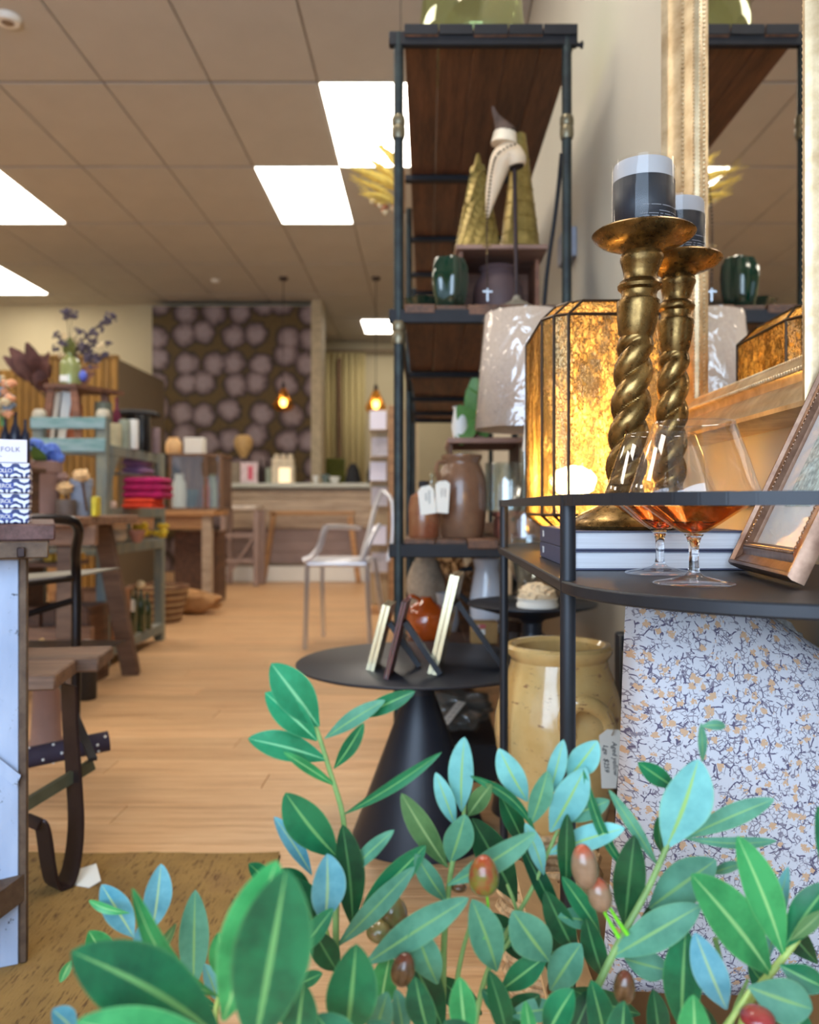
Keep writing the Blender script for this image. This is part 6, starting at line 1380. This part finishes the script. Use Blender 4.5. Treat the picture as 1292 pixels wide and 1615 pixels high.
def leaf(bx, by, tx, ty, w, c, zb=.62, zt=.60, bow=.10, bend_=0, roll=None, fold=.22, shape=1.0, nseg=14):
    a, b_ = P(bx, by, zb), P(tx, ty, zt); d = b_-a; Ln = d.length; dn = d.normalized()
    view = (Vector((0, 0, HC))-(a+b_)/2).normalized()
    side = dn.cross(view).normalized(); up = side.cross(dn).normalized()
    if roll is None: roll = random.uniform(-22, 22)
    rm = Matrix.Rotation(R(roll), 3, dn); s2 = rm @ side; u2 = rm @ up
    half = w/2/F*(zb+zt)/2/max(.5, math.cos(R(roll)))
    mb = MB(); uvl = mb.bm.loops.layers.uv.new('UVMap'); rows = []; nu = 6
    wvph = random.uniform(0, 6)
    for i in range(nseg+1):
        f = (1-(1-i/nseg)**1.35) if i < nseg else 1
        g = max(0.0, math.sin(math.pi*(f**(1.28*shape))))**.68 if f < .999 else 0
        g = max(g, .07) if f < .5 else g
        wd = half*g
        mid = a+d*f+u2*(bow*Ln*math.sin(math.pi*f)*.55)+side*(bend_*Ln*math.sin(math.pi*f))
        r = []
        for k in range(nu+1):
            s = k/nu*2-1
            r.append(mb.bm.verts.new(mid+s2*(s*wd)+u2*(abs(s)**1.4*wd*fold+.03*wd*math.sin(f*11+wvph)*s)))
        rows.append(r)
    for i in range(nseg):
        for k in range(nu):
            fc_ = mb.bm.faces.new((rows[i][k], rows[i][k+1], rows[i+1][k+1], rows[i+1][k]))
            for lp, (kk, ii) in zip(fc_.loops, ((k, i), (k+1, i), (k+1, i+1), (k, i+1))): lp[uvl].uv = (kk/nu, ii/nseg)
    o = mb.build('leaf', LM[c], op); return o
m_stem = M('pale_green_stem', (128, 160, 92), .55, 0, .2, 60); m_stemy = M('yellow_green_stem', (166, 184, 96), .5, 0, .15, 60)
def stem(pts, r, mat=None, z=.62):
    q_ = [P(p[0], p[1], p[2] if len(p) > 2 else z) for p in pts]
    pa = smooth_path(q_, 5); n_ = len(pa)
    MB().tube(pa, [r*(.55+.45*i/n_) for i in range(n_)], 8).build('branch', mat or m_stem, op)
LV = [
# left upright sprig
(503,1146,428,1046,60,'C'),(500,1168,418,1092,46,'C'),(516,1199,391,1165,44,'C'),(530,1240,447,1186,17,'B'),(512,1165,608,1104,26,'U'),(560,1132,655,1090,28,'G'),(527,1212,574,1140,24,'G'),
(541,1285,697,1186,19,'G'),(532,1352,450,1250,60,'G'),(492,1380,432,1288,27,'S'),(512,1455,516,1346,54,'S',.60,.58),(556,1462,540,1300,46,'D'),(545,1384,622,1309,24,'U'),
(572,1428,672,1333,38,'G'),(532,1492,655,1366,34,'U'),
# middle sprig
(706,1368,633,1251,38,'O'),(718,1302,687,1218,28,'T'),(728,1280,733,1162,40,'T'),(738,1287,776,1236,30,'O'),(710,1360,734,1284,46,'U'),(845,1312,741,1223,17,'G',.62,.60,.1,.10),
(832,1264,787,1180,40,'T'),(836,1302,864,1215,34,'U'),(866,1257,889,1166,29,'T'),(868,1312,924,1210,52,'T'),(896,1228,943,1168,44,'T'),(880,1292,962,1262,32,'U'),(864,1347,986,1306,38,'T'),
(893,1402,895,1283,29,'D'),(1018,1402,920,1213,16,'G',.62,.60,.1,-.06),(1038,1366,960,1245,20,'U'),(985,1462,1001,1317,50,'D'),
# right upright
(1050,1338,1102,1197,74,'T',.60,.58),(1108,1202,1106,1140,14,'U'),(1104,1146,1145,1145,16,'U',.6,.6,.3),(1064,1242,1006,1202,30,'G'),(1078,1322,1222,1260,34,'U'),(1045,1348,1038,1288,18,'D'),(1078,1322,1226,1326,18,'U',.62,.62,.1,.05),
(1024,1432,1130,1356,62,'U'),(964,1510,1106,1428,56,'U',.60,.58),(1217,1538,1090,1378,74,'B',.58,.56),(1237,1508,1163,1318,56,'B',.58,.57),(1213,1512,1244,1366,26,'T'),(1122,1378,1172,1362,17,'U'),
(1238,1494,1310,1392,48,'G',.58,.57),(1302,1384,1290,1270,24,'G',.58,.57),(1146,1592,1096,1470,52,'S',.58,.56),(1075,1625,1082,1463,60,'G',.60,.58),(1100,1690,1094,1568,52,'B',.55,.54),(958,1665,932,1545,44,'G',.6,.58),(985,1700,985,1578,48,'G',.56,.55),
(1180,1556,1282,1592,66,'U',.56,.55),(985,1512,1058,1532,42,'U'),(868,1562,917,1488,52,'U'),(952,1542,924,1448,38,'D'),(947,1472,886,1382,30,'G'),(938,1456,880,1446,30,'U'),(908,1504,860,1404,42,'D'),(1230,1522,1302,1558,42,'G',.57,.56),(1246,1484,1300,1436,22,'O',.57,.56),
# lower centre
(706,1396,846,1312,38,'U',.60,.58),(574,1522,740,1416,48,'U',.60,.57),(690,1552,654,1456,50,'U',.6,.58),(784,1532,744,1418,54,'U',.60,.57),(866,1516,808,1436,62,'U',.6,.58),(735,1645,725,1540,44,'B',.55,.54),(802,1645,771,1530,36,'D',.58,.57),(790,1562,862,1508,40,'G'),
(545,1645,562,1488,80,'G',.54,.52),(588,1645,612,1564,42,'U',.56,.55),(700,1625,640,1490,54,'D',.62,.60),(600,1595,616,1503,42,'B'),(532,1532,495,1468,42,'D'),(505,1482,460,1384,48,'D'),(472,1507,526,1432,30,'G',.58,.57),(897,1492,817,1322,28,'D',.63,.62),(815,1422,744,1290,54,'D',.66,.64),
(704,1422,655,1346,32,'U'),(790,1612,852,1568,42,'D'),(842,1650,829,1578,24,'B',.56,.55),(475,1552,509,1535,22,'G'),(828,1334,789,1254,32,'D',.65,.63),(858,1380,828,1298,26,'T'),(637,1645,624,1560,30,'U',.57,.56),(700,1600,660,1560,34,'D',.64,.63),(760,1600,690,1540,40,'D',.66,.64),
(905,1560,850,1470,46,'D',.66,.64),(1010,1600,900,1560,40,'D',.66,.64),(840,1520,770,1440,40,'D',.67,.65),(1200,1460,1120,1400,30,'D',.64,.63),(640,1460,600,1400,34,'D',.67,.65) if False else (860,1640,905,1560,48,'G',.57,.56),(680,1640,655,1540,44,'G',.57,.56),(900,1640,935,1560,40,'D',.6,.6),(1140,1640,1060,1560,40,'D',.62,.61),(1240,1600,1180,1520,36,'G',.6,.6),(1290,1640,1220,1590,40,'G',.57,.56),(1040,1660,1030,1560,36,'D',.6,.6),(800,1600,880,1590,34,'U',.6,.6),
(1290,1520,1215,1430,40,'D',.64,.63),(1000,1480,1060,1400,30,'D',.64,.63),(760,1500,820,1470,30,'G',.64,.63),(820,1610,760,1560,30,'G',.6,.6),
# left sprig
(240,1467,254,1362,42,'S'),(211,1478,160,1395,42,'S'),(205,1440,140,1420,14,'B',.6,.6,.3),(226,1517,230,1447,40,'S',.58,.57),(305,1562,308,1403,46,'U'),(346,1572,208,1400,32,'B',.54,.5,.1,-.10),(345,1542,345,1470,30,'B',.56,.55),(342,1577,322,1520,24,'T'),(172,1522,140,1468,42,'B'),
(206,1502,172,1488,24,'U'),(112,1515,95,1550,15,'B'),(345,1592,275,1562,18,'G'),(245,1512,278,1456,15,'O'),(120,1628,82,1592,36,'S',.5,.49),(425,1392,392,1362,26,'G'),(492,1412,444,1370,28,'D'),
# big near leaves
(352,1640,112,1500,112,'G',.46,.42,.04,.03,0,.12),(372,1665,120,1612,80,'B',.43,.40,.05,0,0,.12),(352,1610,437,1356,96,'B',.46,.43,.05,0,0,.15),(400,1655,452,1370,122,'G',.43,.40,.05,0,5,.12),(410,1640,470,1480,60,'G',.48,.46),(468,1650,480,1550,60,'G',.5,.49),
(250,1640,180,1560,50,'G',.5,.48),(330,1660,280,1560,50,'D',.5,.5),(420,1640,400,1560,60,'G',.5,.5),(560,1700,500,1600,70,'G',.5,.5),(640,1700,580,1610,60,'D',.52,.52),(760,1700,700,1610,60,'D',.54,.54),
]
for a in LV: leaf(*a[:5], a[5], *(a[6:]))
stem([(495,1138),(503,1160),(520,1215),(540,1283),(543,1345),(532,1400),(530,1480),(534,1560),(540,1660)], .0028)
stem([(512,1440),(515,1470),(532,1532),(545,1600),(550,1680)], .0026, m_stemy)
stem([(733,1270),(728,1310),(714,1360),(706,1420),(700,1500),(698,1650)], .0026)
stem([(880,1310),(862,1350),(835,1410),(800,1470),(770,1530),(752,1600),(745,1680)], .0024)
stem([(800,1395),(815,1440),(805,1480),(770,1530)], .0020); stem([(745,1440),(742,1458),(730,1500),(720,1560),(716,1680)], .0022)
stem([(1062,1312),(1050,1340),(1022,1402),(985,1470),(955,1530),(925,1600),(905,1690)], .0034, m_stem, .60)
stem([(1300,1405),(1270,1462),(1232,1515),(1185,1575),(1165,1640),(1150,1700)], .0036, m_stemy, .58)
stem([(1146,1590),(1140,1530),(1128,1480)], .002, m_stem, .59); stem([(1180,1545),(1160,1590),(1150,1640)], .002, m_stem, .59)
stem([(240,1462),(232,1490),(222,1515),(250,1560),(310,1610),(345,1680)], .0024, m_stemy); stem([(305,1558),(330,1590),(345,1640)], .0022, m_stemy); stem([(348,1560),(340,1600),(345,1680)], .0022, m_stemy, .55)
stem([(1183,1560),(1165,1590),(1130,1640)], .0026, m_stemy, .56)
stem([(952,1436),(964,1458),(976,1478)], .0018, M('lime_green_stalk', (120, 210, 40), .5), .59); stem([(962,1432),(976,1454),(990,1474)], .0018, M('lime_green_stalk', (120, 210, 40)), .59)
stem([(768,1412),(770,1440),(762,1480)], .0012, M('lime_green_stalk', (120, 210, 40)), .58)
def olivemat(name, c1, c2, tip):
    m, nt, b = nodes_of(name); tc = N(nt, 'ShaderNodeTexCoord'); sx = N(nt, 'ShaderNodeSeparateXYZ'); L(nt, tc.outputs['Generated'], sx.inputs[0])
    n = noise_tex(nt, tc.outputs['Generated'], 2.2, 3); base = ramp(nt, n.outputs[0], [(.35, lin(c1)), (.62, lin(c2))])
    mr = N(nt, 'ShaderNodeMapRange'); mr.inputs['From Min'].default_value = .72; mr.inputs['From Max'].default_value = 1.0; L(nt, sx.outputs[2], mr.inputs['Value'])
    L(nt, mix(nt, mr.outputs[0], base, lin(tip)), b.inputs['Base Color']); b.inputs['Roughness'].default_value = .22; b.inputs['Coat Weight'].default_value = .4; return m
OM = [olivemat('red_green_olive', (136, 60, 34), (104, 112, 40), (170, 64, 36)), olivemat('tan_olive', (146, 116, 90), (132, 102, 78), (186, 78, 50)), olivemat('brown_olive', (84, 56, 34), (110, 76, 46), (110, 50, 36)), olivemat('green_brown_olive', (120, 112, 66), (132, 96, 60), (150, 130, 80)), olivemat('red_olive', (160, 50, 50), (130, 44, 44), (190, 80, 70))]
for (x, y, rx, ry, mi, rt, z) in ((763,1381,24,32,0,0,.56),(922,1366,21,35,1,8,.57),(946,1411,19,27,1,14,.575),(985,1557,17,27,2,-4,.57),(636,1529,19,27,2,-14,.57),(618,1438,24,27,3,20,.63),(599,1469,21,18,3,-10,.62),(197,1499,9,6,4,0,.60),(1195,1604,27,15,4,0,.55),(724,1399,12,8,2,0,.62),(872,1560,10,14,2,0,.63)):
    c_ = P(x, y, z); mb = MB().ball((0, 0, 0), 1, 4)
    k = z/F
    for v_ in mb.bm.verts: v_.co = Vector((v_.co.x*rx*k*(1-.10*v_.co.z), v_.co.y*rx*k, v_.co.z*ry*k))
    mb.rot((0, 0, 0), 'Y', R(-rt))
    for v_ in mb.bm.verts: v_.co += c_
    mb.build('olive', OM[mi], op)
# main trunk and pot below the frame
MB().tube(smooth_path([P(700, 1640, .62), Vector((.03, .58, .22)), Vector((.02, .56, .10))], 6), .008, 10).build('trunk', m_dst, op)
for (x, z) in ((540, .60), (745, .62), (716, .6), (905, .6), (1150, .59), (345, .58), (550, .6)):
    MB().tube(smooth_path([P(x, 1640, z), Vector((.03+(x-700)*.0001, .57, .25)), Vector((.02, .56, .13))], 6), .003, 6).build('branch', m_stem, op)
MB().lathe([(0, 0), (.10, 0), (.11, .01), (.135, .14), (.14, .15), (.125, .15), (0, .13)], (.02, .56, .009), 36).build('pot', m_terra, op)
